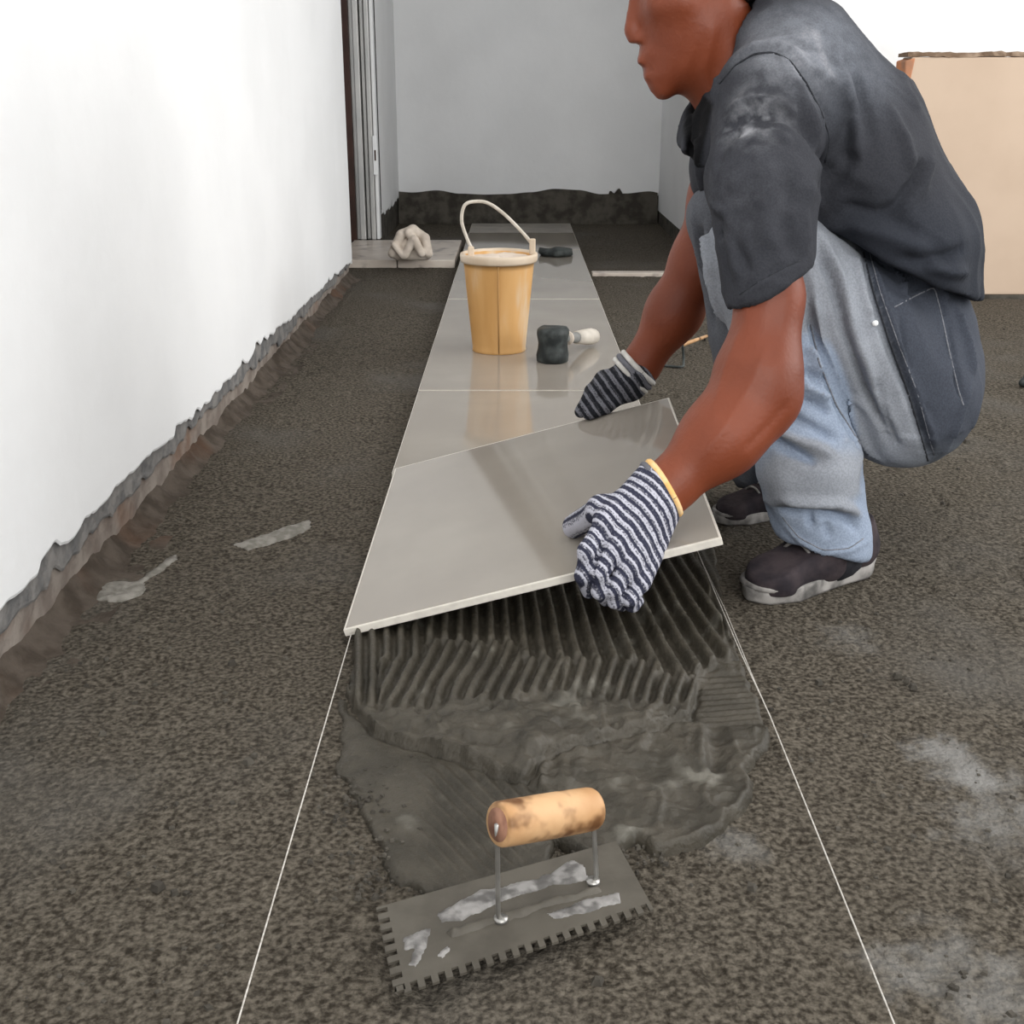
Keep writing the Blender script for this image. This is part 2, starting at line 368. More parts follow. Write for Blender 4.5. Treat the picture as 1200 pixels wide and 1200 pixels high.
def mz(X, Y):
    nx = X+.004*noise2(X, Y, 60, 11)+.006*noise2(X, Y, 20, 12); ny = Y+.005*noise2(X, Y, 60, 13)+.008*noise2(X, Y, 20, 14)
    a, b, c, f = [poly_sd(nx, ny, p) for p in (PA, PB, PC, PF)]
    fl_ = floor_z(X, Y)
    ux, uy = proj(np.stack([X, Y, X*0], -1)) if False else ((0, 0))
    P3 = np.stack([X, Y, np.zeros_like(X)], -1); v = P3-C0; d = v@FW; ux = 600+FOC*(v@RT)/d; uy = 600-FOC*(v@UP)/d
    z = np.full(X.shape, -.02)
    # thin smears
    lump = noise2(X, Y, 22, 15)*.0022+noise2(X, Y, 60, 16)*.0022+noise2(X, Y, 120, 17)*.0012
    smoothB = .0005*noise2(X, Y, 12, 21)
    rB = np.sin(2*math.pi*((ux-.95*uy)+2*noise2(X, Y, 20, 22))/17)
    mB = smooth(ux, 470, 520)*(1-smooth(ux, 600, 640))*smooth(uy, 890, 915)*(1-smooth(uy, 1000, 1050))
    hB = .0035+smoothB+lump*.25+.0021*rB*mB+lump*1.2*(1-smooth(-b, .0, .03))
    z = np.maximum(z, np.where(b < 0, fl_*.3+hB*smooth(-b, 0, .006), -.02))
    rn = np.clip(1-np.abs(noise2(X, Y, 24, 61))/.16, 0, 1)*.0035+np.clip(1-np.abs(noise2(X, Y, 55, 62))/.2, 0, 1)*.0018
    hC = .0055+rn+lump*1.6+.0045*np.abs(noise2(X, Y, 30, 24))+.004*(1-smooth(-c, 0, .018))
    pit = np.exp(-(((ux-838)/15)**2+((uy-885)/26)**2)); hC = hC-.010*pit+.008*np.exp(-(((ux-822)/7)**2+((uy-880)/34)**2))
    fine = (smooth(ux, 812, 830)*smooth(uy, 785, 795)*(1-smooth(uy, 850, 862)))
    hC = hC*(1-fine)+fine*(.004+.0012*np.sin(2*math.pi*(uy+.08*ux)/6.5))
    z = np.maximum(z, np.where(c < 0, fl_*.3+hC*smooth(-c, 0, .006), -.02))
    hf = .003+.002*np.sin(2*math.pi*((ux-.5*uy))/13)
    z = np.maximum(z, np.where(f < 0, fl_*.3+hf*smooth(-f, 0, .005), -.02))
    # thick combed bed
    A = at(460, 200); Xr = ux-450; x0 = np.where(Xr > 0, Xr/np.clip(1+5e-6*Xr*(uy-750), .3, 3), Xr)
    curve = .018*((ux < 520)*((uy-790)/60)**2)*smooth(520-ux, 0, 100)
    r1 = np.tanh(2.2*np.sin(2*math.pi*(x0+curve*250+1.2*noise2(X, Y, 14, 25))/(16.5+np.clip(x0, 0, 500)*.006)))
    bend = np.where(ux > 640, .55, .5)
    q = ux+bend*(uy-800)+np.where(ux > 660, .0022*(uy-860)**2, 0)
    r2 = np.tanh(2*np.sin(2*math.pi*(q+3*noise2(X, Y, 18, 26))/17.5))
    bl = 782+14*noise2(X, Y, 12, 27)
    bl = np.where((ux > 500) & (ux < 610), bl-22, bl); bl = np.where(ux > 770, bl+14, bl); bl = np.where(ux < 445, bl+60, bl)
    w2 = smooth(uy, bl, bl+8)
    low = 832+8*noise2(X, Y, 25, 28); low = np.where((ux > 610) & (ux < 670), low-14, low)
    w3 = smooth(uy, low-4, low+10)
    rid = (r1*(1-w2)+r2*w2*.9)*(1-w3)
    hA = .0150+.0060*rid+lump*.5+.0005*noise2(X, Y, 260, 35)+w3*(lump*1.4+rn*1.1+.003*noise2(X, Y, 35, 29))
    crk = np.abs(noise2(X, Y, 26, 31)); hA = hA-w3*.006*np.exp(-(crk/.05)**2)
    z = np.maximum(z, np.where(a < 0, fl_*.3+hA*smooth(-a, -.001, .0028), -.02))
    z = z-np.where(a > 0, .0045, 0)*np.exp(-((a-.0018)/.0022)**2)*smooth(uy, 800, 830)
    # torn clots in the middle
    z = z+.012*np.exp(-(((ux-625)/16)**2+((uy-895)/22)**2))*(z > -.01)*(.7+.9*noise2(X, Y, 90, 32))
    return z
mb = grid_mesh('mortar_bed', np.arange(-.235, .285, .0021), np.concatenate([np.arange(.72, 1.45, .0022), np.arange(1.45, 1.84, .006)]), mz, M_wetm, keep=lambda X, Y, Z: Z > floor_z(X, Y)+.0002)
tag(mb, 'wet grey mortar spread and combed into ridges in front of the held tile', 'mortar')
# small crumbs thrown about the mortar
def crumbs(name, pts, sizes, mt, parent=None):
    parts = []
    base = [(-1, -1, -1), (1, -1, -1), (1, 1, -1), (-1, 1, -1), (-.6, -.6, .8), (.7, -.5, .7), (.6, .7, .9), (-.7, .6, .6)]
    q = [[3, 2, 1, 0], [4, 5, 6, 7], [0, 1, 5, 4], [1, 2, 6, 5], [2, 3, 7, 6], [3, 0, 4, 7]]
    for (x, y_, z), s in zip(pts, sizes):
        w = random.random()*6; ca, sa = math.cos(w), math.sin(w)
        parts.append(([(x+s*(ca*a-sa*b)*random.uniform(.7, 1.2), y_+s*(sa*a+ca*b)*random.uniform(.7, 1.2), z+s*.6*c) for a, b, c in base], q))
    V, Fc = merge(parts); return mesh(name, V, Fc, mt, parent, smoothf=False)
pts = []; sz = []
for _ in range(900):
    px, py = random.uniform(0, 1190), 330+870*random.random()
    p = at(px, py)
    if p[0] < -.54 or (RX0-.01 < p[0] < RX1+.02): continue
    zz = float(floor_z(np.array([p[0]]), np.array([p[1]]))[0]); s = random.choice((.0012, .0016, .002, .0032)); pts.append((p[0], p[1], zz+s*.2)); sz.append(s)
for px, py in ((290, 893), (298, 886), (185, 1040), (205, 1046), (272, 778), (700, 1150), (1063, 797), (1070, 805), (1052, 792), (1133, 518), (960, 800), (880, 1040), (1105, 590), (330, 560), (120, 860)):
    p = at(px, py); s = random.uniform(.003, .0055); pts.append((p[0], p[1], s*.3)); sz.append(s)
for _ in range(260):
    px, py = random.gauss(430, 30), random.uniform(880, 1060)
    if random.random() < .5: px, py = random.gauss(740, 50), random.gauss(985, 30)
    p = at(px, py); s = random.uniform(.0008, .0026); pts.append((p[0], p[1], .002)); sz.append(s)
tag(crumbs('mortar_crumb', pts, sz, M_mort, fl), kind='stuff')
# dry smears on the left floor
def smear(name, px, label, h=.003, group=None):
    pg = wp(px); xs_ = [p[0] for p in pg]; ys_ = [p[1] for p in pg]
    def z(X, Y):
        d = poly_sd(X+.003*noise2(X, Y, 60, 51), Y+.004*noise2(X, Y, 60, 52), pg)
        return np.where(d < 0, np.maximum(floor_z(X, Y), -.004)+h*smooth(-d, 0, .012)+.0010*noise2(X, Y, 160, 53)+.0008, -.02)
    o = grid_mesh(name, np.arange(min(xs_)-.01, max(xs_)+.01, .003), np.arange(min(ys_)-.01, max(ys_)+.01, .004), z, M_dust, keep=lambda X, Y, Z: Z > -.015)
    return tag(o, label, 'mortar smear')
smear('mortar_smear', [(270, 637), (300, 628), (335, 616), (365, 609), (368, 619), (330, 633), (290, 643)], 'pale dry mortar streak on the floor between the wall and the held tile')
smear('mortar_smear', [(98, 690), (120, 681), (160, 678), (205, 648), (210, 655), (172, 680), (170, 694), (140, 705), (108, 703)], 'pale hooked mortar smear on the floor close to the foot of the left wall')

# ---- string lines
def string(pts, label):
    P = []
    for a, b in zip(pts[:-1], pts[1:]):
        for t in np.linspace(0, 1, 12, endpoint=False): P.append(a+(b-a)*t)
    P.append(pts[-1]); V, Fc = tube(P, .0007, 6)
    return tag(mesh('string_line', V, Fc, M_string), label, 'string', 'string lines marking the tile row')
string([at(300, 1130, .016)+(at(278, 1200, .016)-at(300, 1130, .016))*2.6, at(278, 1200, .016), at(411, 745, .016), at(415, 728, .014)], 'thin white string line on the floor to the left of the trowel')
string([at(1030, 1155, .012)+(at(1048, 1200, .012)-at(1030, 1155, .012))*4, at(1048, 1200, .012), at(902, 838, .012), at(868, 765, .011), at(836, 690, .010), at(815, 640, .008)], 'thin white string line on the floor to the right of the trowel')
V, Fc = tube([at(826, 665, .007), at(850, 715, .007), at(885, 800, .007), at(905, 845, .007)], .0006, 6)
tag(mesh('loose_string', V, Fc, M_string), 'fine loose second thread beside the string line at the right edge of the mortar', 'string')

# ================================================================== TROWEL
TR = empty('notched_trowel', tuple(at(600, 1080))); tag(TR, 'notched steel trowel with a wooden handle, lying on the mortar in the foreground', 'trowel')
a0, a1, b1, b0 = [at(x, y_, .014) for x, y_ in ((463, 1170), (766, 1068), (722, 988), (441, 1066))]
def lerp(a, b, t): return a+(b-a)*t
edge = []; n1 = 20
nin = (b0-a0)/np.linalg.norm(b0-a0); uin = (a1-a0)/np.linalg.norm(a1-a0); nt_ = .0085
for i in range(n1):
    t0 = (i+.18)/n1; t1 = (i+.68)/n1; A_, B_ = lerp(a0, a1, t0), lerp(a0, a1, t1)
    edge += [A_, A_+nin*nt_, B_+nin*nt_, B_]
edge += [a1, b1, b0]
for i in range(8):
    t0 = (i+.25)/8; t1 = (i+.72)/8; A_, B_ = lerp(b0, a0, t0), lerp(b0, a0, t1)
    edge += [A_, A_+uin*nt_, B_+uin*nt_, B_]
edge += [a0]
bm = bmesh.new(); vt = [bm.verts.new(tuple(p)) for p in edge[:-1]]; f = bm.faces.new(vt)
r = bmesh.ops.extrude_face_region(bm, geom=[f]); 
for e in r['geom']:
    if isinstance(e, bmesh.types.BMVert): e.co.z += .0022
bmesh.ops.triangulate(bm, faces=[q for q in bm.faces if len(q.verts) > 4])
from_bm('blade', bm, M_blade, TR)
def flat_blob(name, px, z, h, mt, parent, seed, sm=True):
    pg = [tuple(at(x, y_, z)[:2]) for x, y_ in px]; xs_ = [p[0] for p in pg]; ys_ = [p[1] for p in pg]
    def zf(X, Y):
        d = poly_sd(X+.0025*noise2(X, Y, 120, seed), Y+.0025*noise2(X, Y, 120, seed+1), pg)
        return np.where(d < 0, z+h*smooth(-d, 0, .004)*(1+.5*noise2(X, Y, 200, seed+2)), z-.0015)
    return grid_mesh(name, np.arange(min(xs_)-.004, max(xs_)+.004, .0016), np.arange(min(ys_)-.004, max(ys_)+.004, .0018), zf, mt, keep=lambda X, Y, Z: Z > z-.001, parent=parent)
flat_blob('scraped_streak', [(512, 1072), (560, 1043), (630, 1030), (670, 1008), (684, 1014), (690, 1032), (640, 1040), (600, 1052), (540, 1080), (515, 1082)], .0164, .0016, M_scrape, TR, 201)
flat_blob('scraped_streak', [(640, 1072), (690, 1053), (725, 1045), (728, 1056), (700, 1066), (650, 1079)], .0164, .0014, M_scrape, TR, 211)
flat_blob('scraped_streak', [(472, 1098), (505, 1087), (500, 1110), (488, 1132), (476, 1132), (484, 1112), (472, 1116)], .0164, .0014, M_scrape, TR, 221)
flat_blob('scraped_streak', [(512, 1120), (527, 1106), (531, 1112), (520, 1124)], .0164, .0012, M_scrape, TR, 231)
flat_blob('mounting_rib', [(520, 1092), (560, 1080), (700, 1038), (706, 1046), (640, 1064), (585, 1082), (530, 1100)], .0164, .0035, M_blade, TR, 241)
pL = at(587, 1078, .017); pR = at(695, 1034, .017)
hL = J(586, 966, pL[1]); hR = J(692, 948, pR[1]); hv = (hR-hL)/np.linalg.norm(hR-hL); rr = rp(27, hL)
zz = (hL[2]+hR[2])/2; 
N_ = 14; prof = [.0, .92, .99, 1.0, 1.01, 1.01, 1.02, 1.02, 1.02, 1.01, 1.0, .99, .96, .90, .0]
tt = [-.001, 0, .02, .06, .15, .3, .4, .5, .6, .7, .85, .94, .98, 1, 1.001]
HL, HR = hL-hv*rp(3, hL), hR+hv*rp(4, hR)
V, Fc = tube([lerp(HL, HR, t) for t in tt], [max(rr*p, 1e-4) for p in prof], 28, False)
hd = mesh('handle', V, Fc, M_wood, TR)
M_hole = mat('handle_end', (.20, .09, .06), (.33, .17, .11), 60, .7)
V, Fc = tube([HL-hv*.0006, HL+hv*.0005], rr*.74, 24); mesh('end_face', V, Fc, M_hole, hd)
for s_, (pb, hc) in enumerate(((pL, hL), (pR, hR))):
    out = -hv if s_ == 0 else hv; w = out*rp(4 if s_ == 0 else 5, hc)
    top = hc+w*1.0
    V, Fc = tube([pb+w*.2+np.array([0, 0, -.001]), pb+w+np.array([0, 0, .006]), top+np.array([0, 0, -rr*.8]), top, top-w*1.2], [.0022, .0020, .0020, .0024, .0024], 8)
    mesh('tang', V, Fc, M_steel, TR)
    V, Fc = tube([pb+np.array([0, 0, -.001]), pb+np.array([0, 0, .0025])], .0055, 12); mesh('rivet_plate', V, Fc, M_steel, TR)

# ================================================================== BUCKET, MALLET, SMALL THINGS
def bucket():
    zt0 = .0222; base = at(585, 410, zt0); cx, cy = base[0], base[1]
    k = rp(1, (cx, cy, 0)); rb = 30.5*k; rt = 43*k
    # height from the photograph's rim line
    top = J(588, 297, cy); z1 = top[2]
    B = empty('bucket', (cx, cy, zt0)); tag(B, 'orange beige plastic bucket with a wire handle, standing on the laid tiles', 'bucket')
    H_ = z1-zt0; w = .003
    prof = [(0, zt0+.004), (rb*.9, zt0+.004), (rb, zt0), (rb+.002, zt0+.002)]
    for t in np.linspace(.03, .93, 14): prof.append((rb+(rt*.955-rb)*t, zt0+H_*t))
    prof += [(rt*.95, z1-.018), (rt*.935, z1-.016), (rt*.93, z1-.004), (rt*.92, z1-.004)]
    for t in np.linspace(.98, .1, 8): prof.append((rb-w+(rt*.92-rb)*t, zt0+H_*t))
    prof += [(0, zt0+.03)]
    V, Fc = lathe(cx, cy, prof, 64)
    V = np.array(V); ang = np.arctan2(V[:, 1]-cy, V[:, 0]-cx)
    # moulded vertical seam on the front and slight facets
    for i, v in enumerate(V):
        rr_ = math.hypot(v[0]-cx, v[1]-cy)
        if rr_ > rb*.9: 
            f_ = 1+.004*math.sin(ang[i]*16); v[0] = cx+(v[0]-cx)*f_; v[1] = cy+(v[1]-cy)*f_
    mesh('body', V, Fc, M_bucket, B)
    # seam
    p0 = np.array([cx, cy-rb-.0005, zt0+.004]); p1 = np.array([cx, cy-rt*.955-.0005, z1-.02]); V, Fc = tube([p0, p1], .0016, 6); mesh('seam', V, Fc, mat('seam_line', (.42, .24, .09)), B)
    rim = [(rt*.93, z1-.016), (rt*1.0, z1-.018), (rt*1.02, z1-.014), (rt*1.03, z1-.004), (rt*1.02, z1+.001), (rt*.97, z1+.002), (rt*.93, z1+.001), (rt*.93, z1-.016)]
    V, Fc = lathe(cx, cy, rim, 64); mesh('rim', V, Fc, M_rim, B)
    V, Fc = lathe(cx, cy, [(0, z1-.006), (rt*.5, z1-.007), (rt*.9, z1-.010)], 40); V = np.array(V); V[:, 2] += noise(V, 60, 3)*.005; mesh('contents', V, Fc, M_cream, B)
    # handle
    e0 = np.array([cx-rt*1.01, cy+.0, z1+.0]); e1 = np.array([cx+rt*1.0, cy+.0, z1])
    pts_ = [J(553, 292, cy-.01), J(546, 276, cy), J(541, 258, cy), J(545, 240, cy+.005), J(560, 236, cy+.01), J(574, 239, cy+.012), J(592, 252, cy+.01), J(612, 272, cy+.005), J(622, 284, cy)]
    def cr(P, m=6):
        P = [P[0]]+list(P)+[P[-1]]; out = []
        for i in range(1, len(P)-2):
            for t in np.linspace(0, 1, m, endpoint=False):
                a, b, c, d = P[i-1:i+3]; out.append(.5*(2*b+(c-a)*t+(2*a-5*b+4*c-d)*t*t+(-a+3*b-3*c+d)*t**3))
        out.append(P[-2]); return out
    V, Fc = tube(cr(pts_), .0040, 8); mesh('handle', V, Fc, M_wire, B)
    for e in (J(552, 297, cy-.02), J(624, 288, cy-.01)):
        bm = bmesh.new(); bx(bm, e[0]-.007, e[0]+.007, e[1]-.008, e[1]+.008, e[2]-.02, e[2]+.016); from_bm('handle_lug', bm, M_rim, B, False, .003)
    return cr
cr = bucket()
# mallet
mc = at(648, 428, .022); ML = empty('rubber_mallet', tuple(mc)); tag(ML, 'black rubber mallet with a pale handle, lying on the tiles beside the bucket', 'mallet')
k = rp(1, mc); r0 = 19*k
prof = [(0, .022), (r0*.85, .022), (r0*.98, .026), (r0, .04), (r0*.93, .055), (r0*.92, .065), (r0*1.0, .088), (r0*.98, .096), (r0*.85, .101), (0, .102)]
V, Fc = lathe(mc[0], mc[1]+r0, prof, 28); V = np.array(V); V = V+noise(V, 60, 5)[:, None]*.002; mesh('head', V, Fc, M_rubber, ML)
h0 = np.array([mc[0]+r0*.3, mc[1]+r0, .075]); h1 = J(697, 394, mc[1]+.16); h1[2] = max(h1[2], .045)
h1 = at(696, 394, .045)
P = [lerp(h0, h1, t) for t in (0, .25, .4, .5, .7, .9, .98, 1)]
V, Fc = tube(P[:3]+[P[3]], [.010, .010, .012, .013], 14); mesh('neck', V, Fc, mat('grey_neck', (.22, .22, .21)), ML)
V, Fc = tube(P[3:], [.015, .018, .020, .018, .008], 16); mesh('handle', V, Fc, M_pale, ML)
bm = bmesh.new(); ring = rp(1, mc)
V, Fc = tube([h0+(h1-h0)*.23, h0+(h1-h0)*.28], .016, 14); mesh('collar', V, Fc, M_rag, ML)
# black pad behind the bucket
pc = at(645, 300, .023); prof = [(0, .023), (.055, .023), (.066, .030), (.062, .045), (.03, .052), (0, .048)]
V, Fc = lathe(pc[0]+.02, pc[1]+.02, prof, 30); V = np.array(V); V[:, 2] += (V[:, 2] > .028)*noise(V, 30, 8)*.008; V[:, :2] += noise(V, 25, 9)[:, None]*.004
tag(mesh('black_pad', V, Fc, M_rubber), 'small round black pad lying on the tiles just behind the bucket', 'pad')
# ---- SDF + surface nets ------------------------------------------------------
def smin(a, b, k):
    if k <= 0: return np.minimum(a, b)
    h = np.maximum(k-np.abs(a-b), 0)/k; return np.minimum(a, b)-h*h*k*.25
def cap(a, b, ra, rb, s=None, c=None):
    a, b = np.array(a, float), np.array(b, float)
    def f(P):
        A, B, Q = a, b, P
        if s is not None:
            sv = np.array(s, float); cc = np.array(c if c is not None else (a+b)/2, float)
            Q = (P-cc)/sv+cc; A = (a-cc)/sv+cc; B = (b-cc)/sv+cc
        e = B-A; l2 = max(e@e, 1e-12); t = np.clip(((Q-A)@e)/l2, 0, 1)
        return np.sqrt(((Q-A-t[..., None]*e)**2).sum(-1))-(ra+(rb-ra)*t)
    m = max(ra, rb)*(max(s) if s is not None else 1); f.lo = np.minimum(a, b)-m; f.hi = np.maximum(a, b)+m
    return f
def union(fs, k=.01):
    fs = list(fs)
    def f(P):
        d = fs[0](P)
        for g in fs[1:]: d = smin(d, g(P), getattr(g, 'k', k))
        return d
    f.lo = np.min([g.lo for g in fs], 0); f.hi = np.max([g.hi for g in fs], 0); return f
def kk(g, k): g.k = k; return g
def cut(g, p, n, rnd=.004):
    p, n = np.array(p), np.array(n, float)/np.linalg.norm(n)
    def f(P): return -smin(-g(P), -((P-p)@n), rnd)
    f.lo, f.hi = g.lo, g.hi; return f
def sub(g, h_, k=.004):
    def f(P): return -smin(-g(P), h_(P), k)
    f.lo, f.hi = g.lo, g.hi; return f
def nets(f, h, pad=.01):
    lo = np.array(f.lo)-pad; hi = np.array(f.hi)+pad; n = np.ceil((hi-lo)/h).astype(int)+1
    ax = [lo[i]+h*np.arange(n[i]) for i in range(3)]
    D = np.empty(n, np.float32)
    q = 14; R_ = h*q*math.sqrt(3)/2*1.6+.004
    for i0 in range(0, n[0], q):
        for j0 in range(0, n[1], q):
            for k0 in range(0, n[2], q):
                a_, b_, c_ = ax[0][i0:i0+q], ax[1][j0:j0+q], ax[2][k0:k0+q]
                ctr = np.array([[(a_[0]+a_[-1])/2, (b_[0]+b_[-1])/2, (c_[0]+c_[-1])/2]]); d0 = float(f(ctr)[0])
                if abs(d0) > R_: D[i0:i0+q, j0:j0+q, k0:k0+q] = d0; continue
                D[i0:i0+q, j0:j0+q, k0:k0+q] = f(np.stack(np.meshgrid(a_, b_, c_, indexing='ij'), -1))
    D[[0, -1]] = np.maximum(D[[0, -1]], 1e-3); D[:, [0, -1]] = np.maximum(D[:, [0, -1]], 1e-3); D[:, :, [0, -1]] = np.maximum(D[:, :, [0, -1]], 1e-3)
    sgn = D < 0; m = n-1
    acc = np.zeros((*m, 3), np.float32); cnt = np.zeros(m, np.float32)
    quads = []
    def sl(o, L): return slice(o, L+o)
    for axn in range(3):
        o1, o2 = [(1, 2), (2, 0), (0, 1)][axn]
        for u in (0, 1):
            for v in (0, 1):
                o = [0, 0, 0]; o[o1] = u; o[o2] = v; e = list(o); e[axn] += 1
                A = D[sl(o[0], m[0]), sl(o[1], m[1]), sl(o[2], m[2])]; B = D[sl(e[0], m[0]), sl(e[1], m[1]), sl(e[2], m[2])]
                x = (A < 0) != (B < 0); t = np.where(x, A/np.where(x, A-B, 1), 0)
                for q in range(3): acc[..., q] += x*(o[q]+(t if q == axn else 0))
                cnt += x
    act = cnt > 0; idx = -np.ones(m, np.int64); idx[act] = np.arange(act.sum())
    loc = np.argwhere(act); V = lo+h*(loc+acc[act]/cnt[act][:, None])
    for axn in range(3):
        o1, o2 = [(1, 2), (2, 0), (0, 1)][axn]
        a = [slice(None)]*3; a[axn] = slice(0, n[axn]-1); b = [slice(None)]*3; b[axn] = slice(1, n[axn])
        sA, sB = sgn[tuple(a)], sgn[tuple(b)]; E = np.argwhere(sA != sB); E = E[(E[:, o1] > 0) & (E[:, o2] > 0) & (E[:, o1] < m[o1]) & (E[:, o2] < m[o2])]
        fl2 = sA[tuple(E.T)]
        c = []
        for (u, v) in ((-1, -1), (0, -1), (0, 0), (-1, 0)):
            K = E.copy(); K[:, o1] += u; K[:, o2] += v; c.append(idx[tuple(K.T)])
        Q = np.stack(c, -1); Q[~fl2] = Q[~fl2][:, ::-1]; quads.append(Q)
    Q = np.concatenate(quads); Q = Q[(Q >= 0).all(1)]
    return V, Q
def relax(V, Q, n=2, w=.5):
    for _ in range(n):
        A = np.zeros_like(V); c = np.zeros(len(V))
        for i in range(4):
            for j in (1, 3):
                np.add.at(A, Q[:, i], V[Q[:, (i+j) % 4]]); np.add.at(c, Q[:, i], 1)
        V = V+(A/np.maximum(c, 1)[:, None]-V)*w
    return V
def normals(V, Q):
    n = np.cross(V[Q[:, 2]]-V[Q[:, 0]], V[Q[:, 3]]-V[Q[:, 1]]); N = np.zeros_like(V)
    for i in range(4): np.add.at(N, Q[:, i], n)
    return N/np.maximum(np.linalg.norm(N, axis=1), 1e-12)[:, None]
class Sheet:
    """editable SDF surface: strokes are traced on the surface as real creases"""
    def __init__(s, f, h, rl=2):
        s.V, s.Q = nets(f, h); s.V = relax(s.V, s.Q, rl); s.N = normals(s.V, s.Q); s.bvh()
        s.disp = np.zeros(len(s.V))
    def bvh(s): s.T = BVHTree.FromPolygons([tuple(v) for v in s.V], s.Q.tolist())
    def hit(s, px):
        r = ray(*px); q = s.T.ray_cast(Vector(C0), Vector(r).normalized()); return None if q[0] is None else (np.array(q[0]), np.array(q[1]))
    def near(s, pts, w):
        P = []
        for a, b in zip(pts[:-1], pts[1:]):
            n = max(2, int(math.hypot(a[0]-b[0], a[1]-b[1])/4))
            for t in np.linspace(0, 1, n):
                q = s.hit((a[0]+(b[0]-a[0])*t, a[1]+(b[1]-a[1])*t))
                if q is not None: P.append(q[0])
        if len(P) < 2: return np.full(len(s.V), 1e9), None
        P = np.array(P); lo, hi = P.min(0)-4*w, P.max(0)+4*w
        k = np.where(((s.V > lo) & (s.V < hi)).all(1))[0]; d = np.full(len(s.V), 1e9)
        D = np.sqrt(((s.V[k][:, None]-P[None])**2).sum(-1)); j = D.argmin(1)
        d[k] = D[np.arange(len(k)), j]
        taper = np.zeros(len(s.V)); tt = j/(len(P)-1); taper[k] = np.clip(np.minimum(tt, 1-tt)*6+.15, 0, 1)
        return d, taper
    def stroke(s, pts, depth, w):
        d, tp = s.near(pts, w)
        if tp is not None: s.disp += depth*np.exp(-(d/w)**2)*tp
    def fold(s, pts, h, w):
        """a ridge with a sharper groove beside it"""
        s.stroke(pts, h, w)
        s.stroke([(x+w*700, y+w*500) for x, y in pts], -h*.9, w*.55)
    def apply(s): s.V = s.V+s.N*s.disp[:, None]; s.N = normals(s.V, s.Q); s.disp[:] = 0
    def make(s, name, mt, parent, col=None, attr=None): return mesh(name, s.V, s.Q, mt, parent, col=col, attr=attr)
# ---- crumpled rag on the threshold
rg = at(481, 306, .030); k = rp(1, rg)
fs = []
for (x0, y0, x1, y1, r_, dy) in ((474, 292, 488, 292, 16, .03), (466, 300, 496, 300, 9, .015), (460, 300, 470, 278, 7, .0), (470, 278, 484, 272, 7, .01), (484, 272, 498, 282, 7, .01), (498, 282, 502, 300, 7, 0), (475, 302, 484, 284, 6, -.02), (484, 284, 478, 276, 6, -.01), (486, 284, 494, 300, 6, -.025), (466, 303, 500, 303, 6, .01), (470, 292, 490, 280, 7, .03), (462, 290, 472, 303, 5, -.02)):
    fs.append(cap(J(x0, y0-3, rg[1]+dy), J(x1, y1-3, rg[1]+dy), r_*k*.8, r_*k*.8))
V, Q = nets(union(fs, .006), .004); V = relax(V, Q, 1); V[:, 2] = np.maximum(V[:, 2], .0305)
tag(mesh('crumpled_rag', V, Q, M_rag), 'crumpled beige rag lying on the doorway threshold left of the bucket', 'rag')
# ---- wire bracket with a wooden strip behind the far arm
wb0 = at(776, 428); WB = empty('wire_bracket', tuple(wb0)); tag(WB, 'small dark wire bracket with a thin wooden strip on the floor behind the forearm', 'bracket')
V, Fc = tube(cr([at(776, 428, .004), at(798, 430, .004), J(801, 424, at(801, 430)[1]), J(800, 404, at(801, 430)[1])], 4), .003, 8); mesh('wire', V, Fc, M_rubber, WB)
V, Fc = tube([J(800, 404, at(801, 430)[1]), at(828, 394, .03)], [.005, .004], 8); mesh('wooden_strip', V, Fc, M_wood, WB)
V, Fc = tube([at(826, 395, .03), at(826, 398, -.002)], .003, 6); mesh('wire', V, Fc, M_rubber, WB)
# ---- dark thing at the right edge of the frame
p = at(1198, 453); fs = [cap(p+np.array([0, 0, .008]), p+np.array([.10, .01, .012]), .009, .012), cap(p+np.array([.0, 0, .012]), p+np.array([.012, .01, .032]), .005, .004), cap(p+np.array([.05, .01, .02]), p+np.array([.12, .0, .03]), .014, .01)]
V, Q = nets(union(fs, .006), .003); tag(mesh('dark_lump', relax(V, Q, 1), Q, M_rubber), 'small dark object at the right edge of the floor, below the beige board', 'object')
# ================================================================== THE MAN
YM = 1.63
MAN = empty('person', tuple(at(950, 672))); tag(MAN, 'crouching man in dusty grey shirt and jeans, both gloved hands on the tilted tile', 'person')
def jc(a, ra, b, rb, **kw):
    """round cone between two (px,py,Y) joints with radii in photograph pixels"""
    A, B = J(*a), J(*b); return cap(A, B, rp(ra, A), rp(rb, B), **kw)
hx = lambda *c: np.array([((v/255)/12.92 if v/255 <= .04045 else ((v/255+.055)/1.055)**2.4) for v in c])
# key joints
shN, elN, wrN = (900, 118, 1.50), (893, 462, 1.37), (781, 569, 1.315)
shF, elF, wrF = (880, 120, 1.79), (832, 275, 1.86), (750, 430, 1.865)
hipN, knN, anN = (1062, 462, 1.56), (893, 300, 1.52), (968, 628, 1.475)
hipF, knF, anF = (1045, 440, 1.75), (852, 252, 1.78), (905, 560, 1.79)
